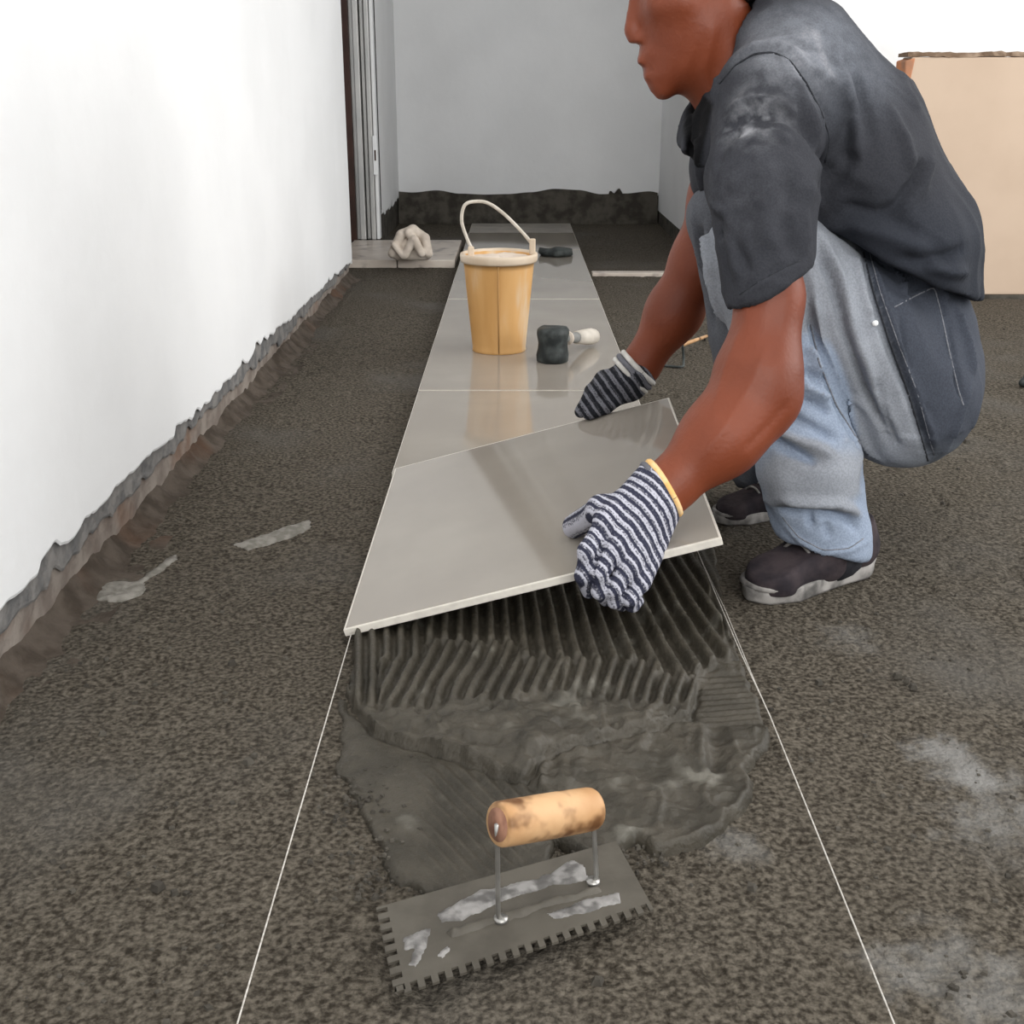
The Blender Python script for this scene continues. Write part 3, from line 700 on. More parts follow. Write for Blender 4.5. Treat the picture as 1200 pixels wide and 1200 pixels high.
# ---- head (faces left, tipped down)
def head_sdf():
    Y = 1.615; g = []
    sk = jc((830, -95, Y), 78, (806, -110, Y), 76, s=(1, .86, 1)); g.append(sk)
    g.append(kk(jc((796, -40, Y), 56, (792, 10, Y), 46, s=(1, .95, 1)), .03))
    g.append(kk(jc((800, 30, Y), 40, (782, 82, Y), 24, s=(1, 1.1, 1)), .025))      # jaw
    g.append(kk(jc((845, 10, Y-.028), 18, (800, 72, Y-.016), 15), .03)); g.append(kk(jc((845, 10, Y+.028), 18, (800, 72, Y+.016), 15), .03))
    g.append(kk(jc((777, 104, Y), 13, (771, 100, Y), 10, s=(1, 1.5, 1)), .012))   # chin
    g.append(kk(jc((764, 62, Y), 15, (767, 84, Y), 12, s=(1, 1.6, 1)), .008))
    g.append(kk(jc((751, 71, Y-.010), 5.2, (751, 71, Y+.010), 5.2), .003))         # upper lip
    g.append(kk(jc((759, 89, Y-.009), 5.6, (759, 89, Y+.009), 5.6), .003))         # lower lip
    g.append(kk(jc((748, -28, Y), 7, (739, 34, Y), 8), .010)); g.append(kk(jc((740, 36, Y), 8.5, (742, 44, Y), 7.5, s=(1, 1.3, 1)), .004))
    for s in (-1, 1): g.append(kk(jc((748, 46, Y+s*.010), 5.5, (755, 42, Y+s*.012), 6), .005))
    for s in (-1, 1): g.append(kk(jc((757, -42, Y+s*.012), 8, (768, -44, Y+s*.034), 8), .012))   # brows
    for s in (-1, 1): g.append(kk(jc((775, 2, Y+s*.036), 15, (800, 0, Y+s*.048), 14), .02))     # cheekbones
    h = union(g, .02)
    for s in (-1, 1): h = sub(h, jc((752, -20, Y+s*.024), 8, (760, -20, Y+s*.028), 9), .01)
    h = sub(h, jc((745, 79, Y-.02), 2.2, (766, 82, Y-.02), 1.5), .003)
    h = sub(h, jc((747, 79.5, Y-.02), 2.4, (747, 79.5, Y+.02), 2.4), .003)
    h = sub(h, jc((743, 54, Y-.011), 2.4, (748, 51, Y-.011), 2.2), .003)
    h2 = [h]
    for s in (-1, 1):
        h2.append(kk(jc((758, -20, Y+s*.024), 7, (758, -20, Y+s*.024), 7), .003))
        e = J(850, -46, Y+s*.066); h2.append(kk(cap(e+np.array([0, 0, .022]), e+np.array([-.004, 0, -.022]), .013, .009, s=(1, .45, 1)), .006))
    return union(h2, .01)
head = head_sdf()
neck = kk(jc((822, 30, 1.625), 48, (872, 92, YM), 58, s=(1, 1.05, 1)), .03)
adam = kk(jc((815, 70, 1.62), 22, (838, 105, YM), 24), .03)
core = [kk(jc((925, 90, YM), 56, (985, 200, YM), 64, s=(1, 1.5, 1)), .03), kk(jc((985, 200, YM), 62, (1035, 380, YM), 40, s=(1, 1.2, 1)), .03),
        kk(jc((895, 130, 1.53), 40, (885, 130, 1.76), 36), .04), kk(jc((880, 165, YM), 50, (930, 210, YM), 55, s=(1, 1.6, 1)), .04)]
legs = [jc(hipN, 48, knN, 40), jc(knN, 38, anN, 28), jc(hipF, 50, knF, 32), jc(knF, 30, anF, 24)]
armN = [jc((896, 130, 1.50), 34, (900, 290, 1.41), 35), kk(jc((900, 290, 1.41), 35, (903, 350, 1.40), 38), .015), kk(jc((903, 350, 1.40), 38, (890, 430, 1.375), 46), .015), kk(jc((890, 430, 1.375), 46, (884, 474, 1.362), 40), .015),
        kk(jc((884, 462, 1.365), 45, (845, 512, 1.34), 43), .03), kk(jc((845, 512, 1.34), 43, (783, 571, 1.315), 29), .03), kk(jc((905, 468, 1.368), 30, (896, 478, 1.366), 28), .02),
        kk(jc((783, 571, 1.315), 28, (745, 612, 1.29), 24), .02)]
armF = [jc(shF, 40, (845, 230, 1.85), 34), kk(jc((845, 230, 1.85), 34, (822, 305, 1.865), 32), .03), kk(jc((822, 305, 1.865), 32, (790, 365, 1.868), 30), .03), kk(jc((790, 365, 1.868), 30, wrF, 21), .03), kk(jc(wrF, 19, (728, 446, 1.86), 15), .02)]
b = Sheet(union([head, neck, adam]+core+legs+armN+armF, .02), .0042, 2)
# veins and tendons of the forearm, fold of the elbow
for pts, h_, w in (([(905, 395), (880, 450), (850, 500), (812, 548)], .0022, .005), ([(870, 380), (850, 430), (836, 480)], .0014, .005), ([(925, 470), (900, 500), (870, 530)], -.002, .006),
                   ([(800, 92), (812, 60), (832, 20)], .001, .006), ([(835, 118), (826, 80), (838, 20)], .003, .007), ([(915, 340), (905, 390), (898, 430)], -.002, .010), ([(880, 350), (872, 400)], .0018, .008)):
    b.stroke(pts, h_, w)
b.disp += noise(b.V, 25, 60)*.0012; b.apply()
ux, uy = proj(b.V)
colr = np.tile(hx(122, 60, 36), (len(b.V), 1))
def tint(c, m, target): return c*(1-m[:, None])+np.asarray(target)*m[:, None]
def blob(V, px, py, Y, r, soft=.5):
    p = J(px, py, Y); R_ = rp(r, p); return 1-smooth(np.linalg.norm(V-p, axis=1), R_*soft, R_)
colr = tint(colr, blob(b.V, 752, 80, 1.615, 16)*.7, hx(92, 40, 32))
colr = tint(colr, blob(b.V, 758, -20, 1.59, 8, .8)*.8, hx(225, 220, 215)); colr = tint(colr, blob(b.V, 754, -20, 1.588, 4, .8), hx(20, 12, 8))
colr = colr*(1+.10*noise(b.V, 18, 4))[:, None]
b.make('body', M_skin, MAN, col=colr)
# hair
Yh = 1.615
hr = union([jc((836, -100, Yh), 83, (818, -122, Yh), 80, s=(1, .88, 1)), jc((868, -60, Yh), 48, (872, -40, Yh), 40, s=(1, 1.2, 1))], .02)
hr = sub(hr, union([jc((748, -52, Yh), 42, (770, 40, Yh), 48, s=(1, 1.6, 1)), jc((790, 20, Yh), 60, (800, 60, Yh), 60, s=(1, 1.6, 1))], .01), .008)
hs_ = Sheet(hr, .005, 1); hs_.disp += noise(hs_.V, 90, 3)*.0025; hs_.apply(); hs_.make('hair', M_hair, MAN)

# ---- shirt
torso = union([kk(jc((925, 82, YM), 82, (985, 175, YM), 92, s=(1, 1.62, 1)), .02), kk(jc((985, 175, YM), 92, (1033, 285, YM), 99, s=(1, 1.5, 1)), .02), kk(jc((1033, 285, YM), 99, (1055, 400, YM), 88, s=(1, 1.5, 1)), .02),
               kk(jc((868, 160, YM), 68, (905, 200, YM), 76, s=(1, 1.7, 1)), .04), kk(jc((893, 60, YM), 50, (900, 80, YM), 60, s=(1, 1.6, 1)), .04), kk(jc((838, 195, 1.60), 42, (845, 240, 1.62), 36, s=(1, 1.6, 1)), .03)], .05)
hA, hB = J(948, 262, 1.47), J(1146, 358, 1.47)
hd_ = hB-hA; hn = np.cross(hd_, [0, 1, 0.10]); hn = hn/np.linalg.norm(hn); hn = hn if hn[2] < 0 else -hn
torso = cut(torso, hA, hn, .006)
slN = union([jc((902, 112, 1.505), 62, (893, 215, 1.445), 62), jc((893, 215, 1.445), 62, (903, 350, 1.40), 51)], .012)
sa, sb = J(864, 356, 1.395), J(948, 312, 1.395); sn = np.cross(sb-sa, [0, 1, .0]); sn = sn/np.linalg.norm(sn); sn = sn if sn[2] < 0 else -sn
slN = cut(slN, sa, sn, .004)
slF = union([jc((878, 112, 1.76), 58, (862, 200, 1.80), 52)], .03)
shirt = union([torso, kk(slN, .022), kk(slF, .03)], .03)
nk = jc((812, 60, 1.62), 44, (868, 88, YM), 55, s=(1, 1.05, 1))
shirt = sub(shirt, jc((806, 92, 1.62), 36, (822, 128, 1.62), 12, s=(1, 1.2, 1)), .008)
shirt = sub(shirt, union([jc((800, 0, 1.62), 58, (862, 72, 1.625), 54, s=(1, 1.05, 1))], .01), .006)
shirt = sub(shirt, jc((818, 112, 1.56), 12, (812, 178, 1.57), 7, s=(1, 2.2, 1)), .006)
sh = Sheet(shirt, .0040, 2)
G = []
for pts, h_, w in (
    # shoulder seam and collar
    ([(842, 100), (862, 76), (884, 62), (905, 60), (925, 68), (945, 95), (965, 130), (975, 160)], -.0035, .005),
    ([(846, 94), (866, 68), (886, 54), (910, 52), (930, 60), (950, 86)], .004, .008),
    ([(862, 10), (850, 55), (842, 100), (838, 125)], .004, .006),
    # dark fold from armpit, back folds
    ([(960, 215), (972, 190), (990, 160), (1005, 120)], -.010, .012), ([(958, 240), (985, 205), (1000, 175)], -.008, .010), ([(955, 232), (965, 200), (950, 160), (930, 120)], -.006, .010),
    ([(990, 85), (1000, 130), (1008, 190)], .006, .008), ([(1002, 80), (1015, 125), (1022, 170)], -.005, .007),
    ([(1080, 185), (1070, 215), (1050, 240), (1030, 252)], -.006, .007), ([(1090, 180), (1080, 220), (1055, 250)], .005, .008),
    ([(1040, 120), (1060, 160), (1070, 200)], .004, .009), ([(1020, 30), (1050, 80), (1075, 130)], .003, .010),
    ([(1130, 290), (1110, 300), (1080, 305), (1050, 300)], -.007, .008), ([(1135, 320), (1110, 318), (1085, 310)], .006, .008),
    ([(960, 262), (1000, 262), (1050, 280), (1090, 300)], .006, .012), ([(985, 240), (1030, 250), (1080, 275)], -.005, .010),
    # sleeve folds
    ([(850, 130), (880, 118), (915, 120), (940, 140)], .004, .008), ([(845, 155), (880, 135), (920, 138), (950, 165)], -.0035, .007), ([(850, 180), (890, 160), (930, 165)], .003, .008),
    ([(915, 60), (935, 100), (955, 150), (958, 200)], .004, .009), ([(840, 200), (850, 170), (870, 150)], -.004, .008),
    ([(830, 235), (850, 250), (858, 290), (868, 330)], .005, .009), ([(845, 250), (862, 290), (880, 320)], -.004, .008), ([(900, 190), (895, 240), (905, 300)], .004, .012), ([(925, 200), (920, 260), (930, 305)], -.004, .010), ([(950, 210), (940, 250), (945, 290)], .004, .008),
    ([(833, 262), (840, 280), (850, 270)], -.004, .006),
    # hem stitches
    ([(868, 342), (905, 318), (944, 300)], -.0022, .003), ([(870, 349), (905, 326), (945, 306)], .0015, .004),
    ([(800, 120), (812, 160), (808, 220), (815, 260)], -.006, .008), ([(820, 130), (820, 190), (828, 230)], .005, .008)):
    sh.stroke(pts, h_*1.6, w*.9)
def wrinkle(V, d, f, seed):
    d = np.array(d, float); d /= np.linalg.norm(d); t = V@d; W_ = V-t[:, None]*d+np.outer(t, d)*.28
    W_ = W_+.012*np.stack([noise(V, 14, seed+5+i) for i in range(3)], -1)
    return (1-np.abs(noise(W_, f, seed))*2.2).clip(0, 1)
sh.disp += wrinkle(sh.V, (-.35, 0, .9), 22, 300)*.0045*(.4+.6*(noise(sh.V, 7, 301)+1)/2)+wrinkle(sh.V, (-.8, .1, .4), 34, 310)*.0018
sh.disp += noise(sh.V, 9, 70)*.003+noise(sh.V, 22, 71)*.0016+noise(sh.V*np.array([1, 1, .5]), 50, 72)*.0007
sh.apply()
c = np.tile(hx(56, 57, 62), (len(sh.V), 1)); V = sh.V
nf = noise(V*np.array([1, 1, 1.6]), 45, 80)*.45+noise(V, 110, 81)*.35+noise(V, 230, 82)*.3
c = tint(c, np.clip(blob(V, 940, 45, 1.47, 95, .05)*1.2*(.6+.8*nf), 0, 1), hx(140, 142, 148))
c = tint(c, np.clip(blob(V, 880, 20, 1.50, 80, .1)*(.7+.4*nf), 0, 1), hx(120, 122, 128))
c = tint(c, np.clip(blob(V, 985, 50, 1.50, 130, .05)*(.8+.5*nf), 0, 1)*.8, hx(108, 112, 120))
c = tint(c, np.clip(blob(V, 885, 140, 1.43, 62, .1)*(.3+1.3*nf), 0, 1), hx(135, 136, 140))
c = tint(c, np.clip(blob(V, 880, 230, 1.41, 80, .1)*(.3+.6*nf), 0, 1)*.6, hx(105, 106, 112))
ux, uy = proj(V)
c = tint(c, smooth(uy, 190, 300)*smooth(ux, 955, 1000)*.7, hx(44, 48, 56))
inner = -poly_sd(ux, uy, [(808, 104), (822, 108), (836, 122), (826, 170), (818, 216), (804, 190), (800, 150)]); c = tint(c, smooth(inner, -2, 3)*(V[:, 1] < 1.64), hx(20, 20, 22))  # shade inside the open shirt front, painted into the colour
for pts in ([(946, 35), (938, 60), (930, 85)], [(955, 40), (965, 70), (975, 95)], [(864, 150), (878, 138), (895, 128)], [(870, 160), (885, 150), (880, 142)]):
    d, tp = sh.near(pts, .005); c = tint(c, np.exp(-(d/.005)**2)*np.clip(.25+.9*nf, 0, .6), hx(160, 160, 165))
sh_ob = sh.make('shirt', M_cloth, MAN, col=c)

# ---- jeans
pel = jc((1056, 425, 1.64), 83, (1047, 390, 1.64), 86, s=(1, 1.42, 1))
thN = union([jc((908, 296, 1.525), 58, (1000, 388, 1.52), 72), jc((1000, 388, 1.52), 72, (1060, 463, 1.55), 84), jc((990, 300, 1.60), 40, (1040, 330, 1.62), 50), jc((985, 290, 1.565), 34, (1052, 345, 1.57), 58)], .015)
thF = jc((854, 254, 1.78), 46, (1045, 440, 1.75), 84)
lgN = union([jc((888, 300, 1.525), 60, (925, 440, 1.49), 50), jc((925, 440, 1.49), 50, (948, 545, 1.475), 57), jc((948, 545, 1.475), 57, (967, 640, 1.475), 51)], .02)
na, nb_ = J(915, 622, 1.475), J(1020, 650, 1.475); nn = np.cross(nb_-na, [0, 1, -.1]); nn /= np.linalg.norm(nn); nn = nn if nn[2] < 0 else -nn
lgN = cut(lgN, (na+nb_)/2+np.array([0, 0, -.004]), nn, .004)
lgF = jc((854, 254, 1.78), 46, (905, 560, 1.79), 44)
lgF = cut(lgF, J(905, 565, 1.79), (0, 0, -1), .004)
jn = Sheet(union([pel, kk(thN, .02), kk(thF, .02), kk(lgN, .008), kk(lgF, .014)], .03), .0040, 2)
for pts, h_, w in (
    # lengthwise folds of the thigh
    ([(952, 275), (975, 330), (990, 390), (1015, 460), (1045, 525)], -.0055, .006), ([(962, 275), (985, 330), (1002, 390), (1026, 455), (1050, 510)], .0045, .008),
    ([(1010, 290), (1022, 340), (1040, 400), (1065, 460), (1090, 535)], -.0055, .006), ([(1020, 300), (1034, 350), (1055, 410), (1080, 470), (1098, 530)], .0035, .005),
    ([(950, 320), (965, 400), (990, 470), (1020, 530), (1050, 552)], .005, .006), ([(944, 350), (956, 410), (978, 470), (1005, 520), (1035, 548)], -.005, .005),
    ([(1025, 440), (1040, 490), (1052, 525)], -.004, .005), ([(1000, 300), (1010, 340), (1020, 365), (1028, 378)], .003, .006),
    # back pocket and seat folds
    ([(1048, 358), (1075, 345), (1096, 335), (1104, 345), (1110, 400), (1120, 440)], .0035, .004), ([(1056, 365), (1060, 410), (1072, 450), (1095, 500)], -.0025, .004),
    ([(1100, 340), (1112, 400), (1122, 450), (1128, 470)], -.004, .005), ([(1118, 360), (1130, 400), (1140, 440)], .004, .006), ([(1030, 300), (1050, 318), (1062, 345)], .005, .005), ([(1050, 300), (1070, 315), (1085, 335)], .005, .005), ([(1042, 308), (1058, 328), (1066, 348)], -.005, .004),
    ([(1085, 550), (1105, 530), (1125, 490), (1138, 450)], .003, .006),
    # lower leg creases
    ([(890, 500), (905, 515), (930, 530), (960, 545)], -.008, .007), ([(892, 488), (915, 505), (945, 520), (980, 535)], .006, .008), ([(905, 470), (930, 490), (960, 505), (985, 515)], -.005, .006),
    ([(945, 405), (955, 420), (962, 440)], .005, .006), ([(940, 430), (952, 440), (968, 450)], -.005, .005), ([(938, 450), (955, 458), (972, 468)], .005, .006), ([(935, 468), (955, 474), (975, 484)], -.005, .005),
    ([(910, 596), (930, 600), (960, 602), (990, 606), (1005, 622)], -.0065, .006), ([(915, 585), (945, 588), (980, 590), (1010, 605)], .005, .008), ([(948, 602), (952, 618)], -.006, .005), ([(968, 610), (972, 632)], -.003, .005),
    ([(918, 612), (940, 635), (965, 648), (995, 645), (1018, 632)], .002, .004),
    ([(830, 265), (835, 320), (850, 380)], .005, .008), ([(822, 260), (825, 330), (838, 390)], -.006, .007), ([(850, 270), (855, 330), (862, 370)], -.004, .008), ([(812, 240), (818, 300), (830, 350)], .003, .006)):
    jn.stroke(pts, float(np.clip(h_*2.3, -.0125, .011)), w*.85)
V = jn.V; jn.disp += wrinkle(V, (.55, 0, -.8), 26, 320)*.0028*(V[:, 2] > .2)+wrinkle(V, (1, 0, -.25), 30, 330)*.0035*(V[:, 2] < .2); jn.disp += noise(V, 10, 90)*.0025+noise(V, 24, 91)*.0014+noise(V, 70, 92)*.0005
jn.apply(); V = jn.V; ux, uy = proj(V)
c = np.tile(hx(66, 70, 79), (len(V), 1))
# lighter side of the near thigh, bounded by the side seam
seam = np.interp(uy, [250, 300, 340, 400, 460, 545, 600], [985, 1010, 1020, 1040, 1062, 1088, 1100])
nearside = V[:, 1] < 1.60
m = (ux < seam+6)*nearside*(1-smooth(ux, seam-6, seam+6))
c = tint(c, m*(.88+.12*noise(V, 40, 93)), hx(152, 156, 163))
# washed light blue lower leg
P1, P2 = J(925, 430, 1.49), J(967, 640, 1.475); e = P2-P1; t = np.clip((V-P1)@e/(e@e), 0, 1.2); dl = np.linalg.norm(V-P1-t[:, None]*e, axis=1)
c = tint(c, (1-smooth(dl, .064, .072))*smooth((V-P1)@e/(e@e), -.35, -.1), hx(146, 158, 176))
c = tint(c, smooth(np.linalg.norm(V-J(1090, 545, 1.5), axis=1)*-1, -.07, -.02)*.4, hx(130, 136, 144))
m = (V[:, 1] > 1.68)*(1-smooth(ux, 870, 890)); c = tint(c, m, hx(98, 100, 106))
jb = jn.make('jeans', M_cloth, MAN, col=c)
q = jn.hit((1025, 379))
if q is not None:
    V_, F_ = tube([q[0]-q[1]*.002, q[0]+q[1]*.0035], .0035, 12); mesh('rivet', V_, F_, M_latch, jb)

def surf_line(sheet, pts, r, mt, parent, name, lift=.0):
    sheet.bvh(); P = []
    for a, b2 in zip(pts[:-1], pts[1:]):
        n = max(2, int(math.hypot(a[0]-b2[0], a[1]-b2[1])/5))
        for t in np.linspace(0, 1, n, endpoint=False):
            h_ = sheet.hit((a[0]+(b2[0]-a[0])*t, a[1]+(b2[1]-a[1])*t))
            if h_ is not None and (not P or np.linalg.norm(h_[0]-P[-1]) < .03): P.append(h_[0]+lift*h_[1])
    if len(P) > 2:
        P = [P[0]]+[(P[i-1]+P[i]*2+P[i+1])/4 for i in range(1, len(P)-1)]+[P[-1]]
        V_, F_ = tube(P, r, 6); mesh(name, V_, F_, mt, parent)
M_thread = mat('stitching', (.13, .135, .15), (.22, .225, .25), 300, .9)
M_dthread = mat('dark_seam', (.018, .019, .023), (.03, .032, .038), 300, .9)
surf_line(jn, [(1012, 296), (1023, 340), (1042, 400), (1064, 460), (1089, 545)], .0013, M_dthread, jb, 'side_seam')
surf_line(jn, [(1019, 296), (1031, 340), (1052, 400), (1075, 460), (1096, 538)], .0008, M_thread, jb, 'side_seam')
surf_line(jn, [(1048, 360), (1072, 347), (1095, 336), (1104, 372), (1112, 410), (1124, 460), (1131, 480)], .0010, M_thread, jb, 'pocket_stitching')
surf_line(jn, [(950, 380), (960, 425), (980, 475), (1008, 520), (1042, 550)], .0011, M_thread, jb, 'inner_seam')
surf_line(jn, [(917, 606), (936, 630), (965, 645), (995, 643), (1016, 628)], .0009, M_thread, jb, 'hem_stitching')
surf_line(sh, [(843, 98), (862, 76), (884, 63), (905, 61), (925, 70), (945, 97), (963, 132), (972, 162), (966, 196)], .0012, M_dthread, sh_ob, 'shoulder_seam')
surf_line(sh, [(867, 345), (886, 332), (905, 321), (925, 311), (944, 303)], .0010, M_dthread, sh_ob, 'sleeve_hem')
surf_line(sh, [(862, 6), (853, 50), (845, 88), (838, 114)], .0030, M_dthread, sh_ob, 'collar')
# ---- shoes
def shoe(heel, toe, label=None):
    heel, toe = np.array(heel, float), np.array(toe, float); Lh = np.linalg.norm((toe-heel)[:2]); u = (toe-heel)/np.linalg.norm(toe-heel); v = np.array([-u[1], u[0], 0]); k = Lh/.25
    root_name = 'shoe'
    def w(x, y, z): return heel+u*x*k+v*y*k+np.array([0, 0, z*k])
    def c3(a, b, ra, rb, kq=.02, s=None): return kk(cap(w(*a), w(*b), ra*k, rb*k, s=s), kq*k)
    up = union([c3((.045, 0, .045), (.11, 0, .045), .036, .038), c3((.11, 0, .042), (.20, .004, .030), .039, .036, .03), c3((.20, -.006, .030), (.212, .006, .028), .033, .031, .03), c3((.045, 0, .05), (.055, 0, .10), .034, .034, .03), c3((.06, 0, .085), (.15, 0, .050), .026, .026, .03)], .03*k)
    up = cut(up, w(.05, 0, .088), (0.25*u[0], .25*u[1], 1), .004); up = cut(up, w(0, 0, .012), (0, 0, -1), .002)
    A = Sheet(up, .0032, 2); 
    A.disp += noise(A.V, 45, 12)*.001; A.apply(); o = A.make('shoe', M_shoe, MAN)
    # sole: extruded outline
    out = []
    for i in range(48):
        t = 2*math.pi*i/48; x = .125-.128*math.cos(t); half = np.interp(x, [0, .03, .08, .13, .19, .235, .253], [.012, .034, .033, .037, .045, .030, .008]); out.append((x, half*(1 if math.sin(t) >= 0 else -1)*min(1, abs(math.sin(t))*3)))
    V_, F_ = [], []
    for z, g in ((0, .97), (.004, 1.0), (.014, 1.0), (.022, 1.02), (.024, .96)):
        for x, y_ in out: V_.append(w(.125+(x-.125)*g, y_*g, z))
    n = len(out)
    for r_ in range(4):
        for i in range(n): F_.append([r_*n+i, r_*n+(i+1) % n, (r_+1)*n+(i+1) % n, (r_+1)*n+i])
    F_.append(list(range(n))[::-1]); F_.append([4*n+i for i in range(n)]); mesh('sole', V_, [f[::-1] for f in F_], M_sole, o)
    # toe cap foxing and laces
    for i, x in enumerate((.105, .122, .139, .156)):
        z0 = np.interp(x, [.1, .16], [.094, .070]); pts_ = []
        for t in np.linspace(-1, 1, 9): pts_.append(w(x+.006*math.sin(i*3+t), t*.022, z0-.013*t*t))
        V_, F_ = tube(pts_, .0026*k, 7); mesh('lace', V_, F_, M_sole, o)
    pts_ = [w(.214+.034*math.cos(t), .036*math.sin(t), .024) for t in np.linspace(-1.5, 1.5, 20)]
    V_, F_ = tube(pts_, .005*k, 8); mesh('toe_guard', V_, F_, M_sole, o)
    return o
shoe(at(1018, 664), at(876, 704)); shoe(at(950, 596), at(838, 612))
# ankles under the hems: dark socks
M_sock = mat('sock', (.015, .015, .02), (.03, .03, .035), 60, .9)
V_, F_ = tube([J(966, 610, 1.475), J(972, 645, 1.475), J(975, 658, 1.48)], .042, 16); mesh('sock', V_, F_, M_sock, MAN)

# ---- gloves
def stripe_mat(name, dark, light, per, mott):
    m = bpy.data.materials.new(name); m.use_nodes = True; nt = m.node_tree; N = nt.nodes; L = nt.links; b_ = N['Principled BSDF']; b_.inputs['Roughness'].default_value = .95; b_.inputs['Specular IOR Level'].default_value = .1
    a = N.new('ShaderNodeAttribute'); a.attribute_name = 'run'
    n1 = N.new('ShaderNodeTexNoise'); n1.inputs['Scale'].default_value = 60; tc = N.new('ShaderNodeTexCoord'); L.new(tc.outputs['Object'], n1.inputs['Vector'])
    n2 = N.new('ShaderNodeTexNoise'); n2.inputs['Scale'].default_value = 420; L.new(tc.outputs['Object'], n2.inputs['Vector'])
    def M(op, x, y_):
        q = N.new('ShaderNodeMath'); q.operation = op
        for i, v in enumerate((x, y_)):
            if isinstance(v, (int, float)): q.inputs[i].default_value = v
            elif v is not None: L.new(v, q.inputs[i])
        return q.outputs[0]
    ph = M('ADD', M('MULTIPLY', a.outputs['Fac'], 2*math.pi/per), M('MULTIPLY', n1.outputs[0], 1.6))
    s = M('SINE', ph, None); s2 = M('SINE', M('MULTIPLY', ph, 2.37), None)
    t = M('ADD', M('ADD', M('MULTIPLY', s, .34), M('MULTIPLY', s2, .16)), M('ADD', .5, M('MULTIPLY', M('SUBTRACT', n2.outputs[0], .5), mott)))
    r = N.new('ShaderNodeValToRGB'); L.new(t, r.inputs[0]); e = r.color_ramp.elements; e[0].position = .34; e[0].color = (*dark, 1); e[1].position = .74; e[1].color = (*light, 1)
    q = e.new(.55); q.color = (*[x*.35+y_*.3 for x, y_ in zip(dark, light)], 1)
    L.new(r.outputs[0], b_.inputs['Base Color'])
    bp = N.new('ShaderNodeBump'); bp.inputs['Strength'].default_value = .6; bp.inputs['Distance'].default_value = .0015; L.new(t, bp.inputs['Height']); L.new(bp.outputs[0], b_.inputs['Normal'])
    return m
M_gN = stripe_mat('striped_knit', (.038, .040, .065), (.50, .50, .57), .0105, 1.1)
M_gF = stripe_mat('dark_striped_knit', (.015, .016, .02), (.15, .15, .17), .0125, .8)
M_cuff = mat('yellow_cuff', (.80, .47, .16), (.85, .60, .32), 60, .9)
M_cuff2 = mat('white_cuff', (.50, .48, .45), (.62, .60, .57), 60, .9)
def chain(pts, rs, k=.006):
    P = [J(*p) if len(p) == 3 else np.array(p[0]) for p in pts]
    return union([cap(P[i], P[i+1], rp(rs[i], P[i]), rp(rs[i+1], P[i+1])) for i in range(len(P)-1)], k)
T3 = lambda x, y_, off: (onT(x, y_, off), 0)
def C3(pts, rs, k=.006):
    P = [J(*p) if len(p) == 3 else p[0] for p in pts]
    return union([cap(P[i], P[i+1], rp(rs[i], P[i]), rp(rs[i+1], P[i+1])) for i in range(len(P)-1)], k)
# near hand: back of the hand towards us, thumb on the tile, four fingers hooked under its edge
palm = union([jc((766, 560, 1.315), 20, (712, 610, 1.268), 17), jc((773, 568, 1.30), 21, (722, 638, 1.252), 17), jc((781, 578, 1.30), 20, (736, 662, 1.248), 16), jc((784, 588, 1.31), 19, (750, 681, 1.250), 14),
              jc((780, 567, 1.318), 31, (752, 602, 1.29), 31)], .010)
palm = cut(palm, J(776, 573, 1.315), J(822, 546, 1.325)-J(776, 573, 1.315), .003)
fI = C3([(710, 614, 1.262), (688, 646, 1.243), (684, 674, 1.243), (690, 693, 1.262)], (14, 11, 10, 9))
fM = C3([(720, 642, 1.248), (703, 671, 1.234), (703, 692, 1.238), (710, 702, 1.262)], (14, 10.5, 9.5, 9))
fR = C3([(735, 664, 1.246), (720, 690, 1.234), (721, 704, 1.242), (728, 708, 1.268)], (13.5, 10, 9, 8.5))
fP = C3([(750, 682, 1.250), (738, 701, 1.238), (741, 708, 1.250), (746, 704, 1.268)], (12, 9.5, 8.5, 8))
tip = onT(676, 628, .013); tmb = union([cap(J(742, 596, 1.292), J(705, 598, 1.292), .022, .017), cap(J(705, 598, 1.292), tip, .0165, .0145)], .008)
gl = Sheet(union([palm, kk(fI, .004), kk(fM, .002), kk(fR, .002), kk(fP, .002), kk(tmb, .006)], .012), .0017, 1)
# the glove ends at the cuff
ca, cb = J(757, 541, 1.315), J(794, 604, 1.315); cc_ = (ca+cb)/2
for pts, h_, w in (([(709, 632), (700, 650), (694, 672), (695, 690)], -.004, .0028), ([(724, 656), (714, 672), (711, 690)], -.004, .0028), ([(740, 676), (731, 690), (730, 704)], -.0035, .0026), ([(690, 612), (705, 622), (716, 634)], -.0025, .005), ([(770, 545), (786, 572), (796, 600)], .001, .004)):
    gl.stroke(pts, h_, w)
gl.disp += noise(gl.V, 40, 7)*.0009; gl.apply()
ax = J(690, 640, 1.25)-cc_; ax /= np.linalg.norm(ax)
run = (gl.V-cc_)@ax+.10*np.linalg.norm(gl.V-J(770, 560, 1.29), axis=1)
gN = gl.make('glove', M_gN, MAN, attr={'run': run}); gN['label'] = 'white and navy striped glove with a yellow cuff'
def ring(name, a_, b_, dep, r, mt, parent, seed=0):
    c_ = (a_+b_)/2; e1 = (b_-a_)/2; e2 = np.cross(e1, J(600, 600, 1)-J(600, 600, 1.01)); view = (c_-C0)/np.linalg.norm(c_-C0); e2 = view-e1*(view@e1)/(e1@e1); e2 = e2/np.linalg.norm(e2)*dep
    P = [c_+e1*math.cos(t)+e2*math.sin(t) for t in np.linspace(0, 2*math.pi, 41)]; V_, F_ = tube(P, r, 8, False); return mesh(name, V_, F_, mt, parent)
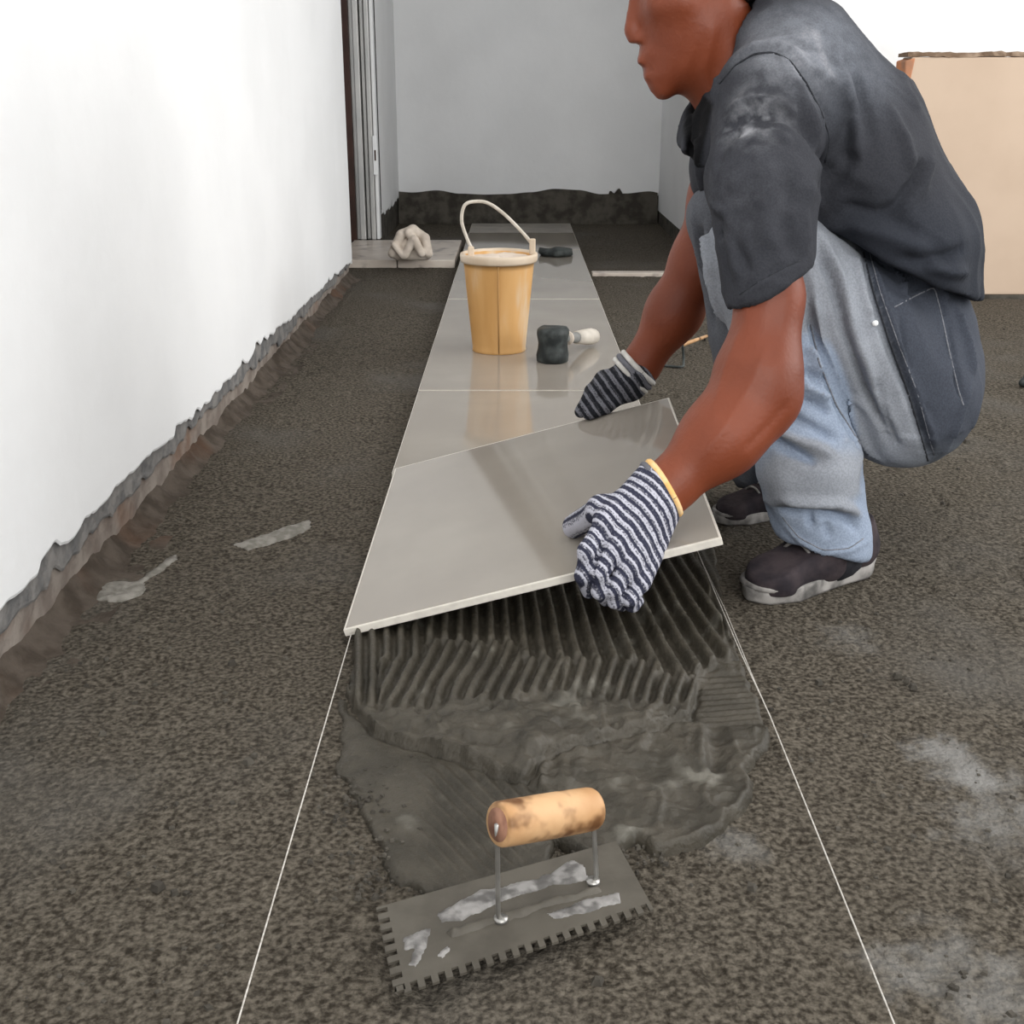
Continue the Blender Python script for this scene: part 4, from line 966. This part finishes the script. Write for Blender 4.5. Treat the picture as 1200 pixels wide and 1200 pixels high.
def cuff(name, c_, axis, r_, tk, mt, parent, wave=0):
    axis = axis/np.linalg.norm(axis); e1 = np.cross(axis, [0, 0, 1.0]); e1 /= np.linalg.norm(e1); e2 = np.cross(axis, e1)
    P = [c_+(e1*math.cos(t)+e2*math.sin(t))*r_*(1+wave*math.sin(3*t)) for t in np.linspace(0, 2*math.pi, 41)]; V_, F_ = tube(P, tk, 8, False); return mesh(name, V_, F_, mt, parent)
cN = J(776, 573, 1.315); aN = J(822, 546, 1.325)-cN; aN /= np.linalg.norm(aN)
cuff('cuff', cN+aN*.002, aN, rp(34.5, cN), .0045, M_cuff, gN, .02); cuff('cuff_band', cN-aN*.005, aN, rp(35, cN), .0042, M_gF, gN, .02)
# far hand, pressing the raised far edge
sp = [-.030, -.010, .010, .030]; g = []
pk = onT(712, 478, .030)
for i, s in enumerate(sp):
    a_ = J(744, 437+i*2, 1.862)+np.array([0, s*.7, 0]); k1 = onT(712+i*1.5, 476, .036)+np.array([0, s*.9+.01, 0]); k2 = onT(694+i*2, 482, .024)+np.array([0, s*.9+.01, 0]); k3 = onT(682+i*3, 487, .011)+np.array([0, s*.8+.008, 0])
    g += [kk(cap(a_, k1, .017, .016), .012), kk(cap(k1, k2, .0145, .0125), .004), kk(cap(k2, k3, .0125, .0105), .004)]
g += [kk(cap(onT(742, 470, .022), onT(712, 484, .012), .015, .012), .008), kk(cap(onT(712, 484, .012), onT(692, 492, .011), .012, .0105), .005), kk(jc((750, 434, 1.864), 22, (738, 446, 1.862), 24), .015)]
gf = Sheet(union(g, .01), .0024, 2); gf.disp += noise(gf.V, 40, 17)*.001; gf.apply()
ax = onT(690, 485, .01)-J(748, 435, 1.86); ax /= np.linalg.norm(ax); run = (gf.V-J(748, 435, 1.86))@ax
gF = gf.make('glove', M_gF, MAN, attr={'run': run}); gF['label'] = 'dark grey striped glove on the far hand'
cF = J(748, 431, 1.864); aF = J(772, 408, 1.866)-cF; aF /= np.linalg.norm(aF); cuff('cuff', cF, aF, rp(25, cF), .0045, M_cuff2, gF); cuff('cuff_band', cF-aF*.009, aF, rp(25.5, cF), .0045, M_gF, gF); cuff('cuff_band', cF-aF*.017, aF, rp(26, cF), .004, M_cuff2, gF)
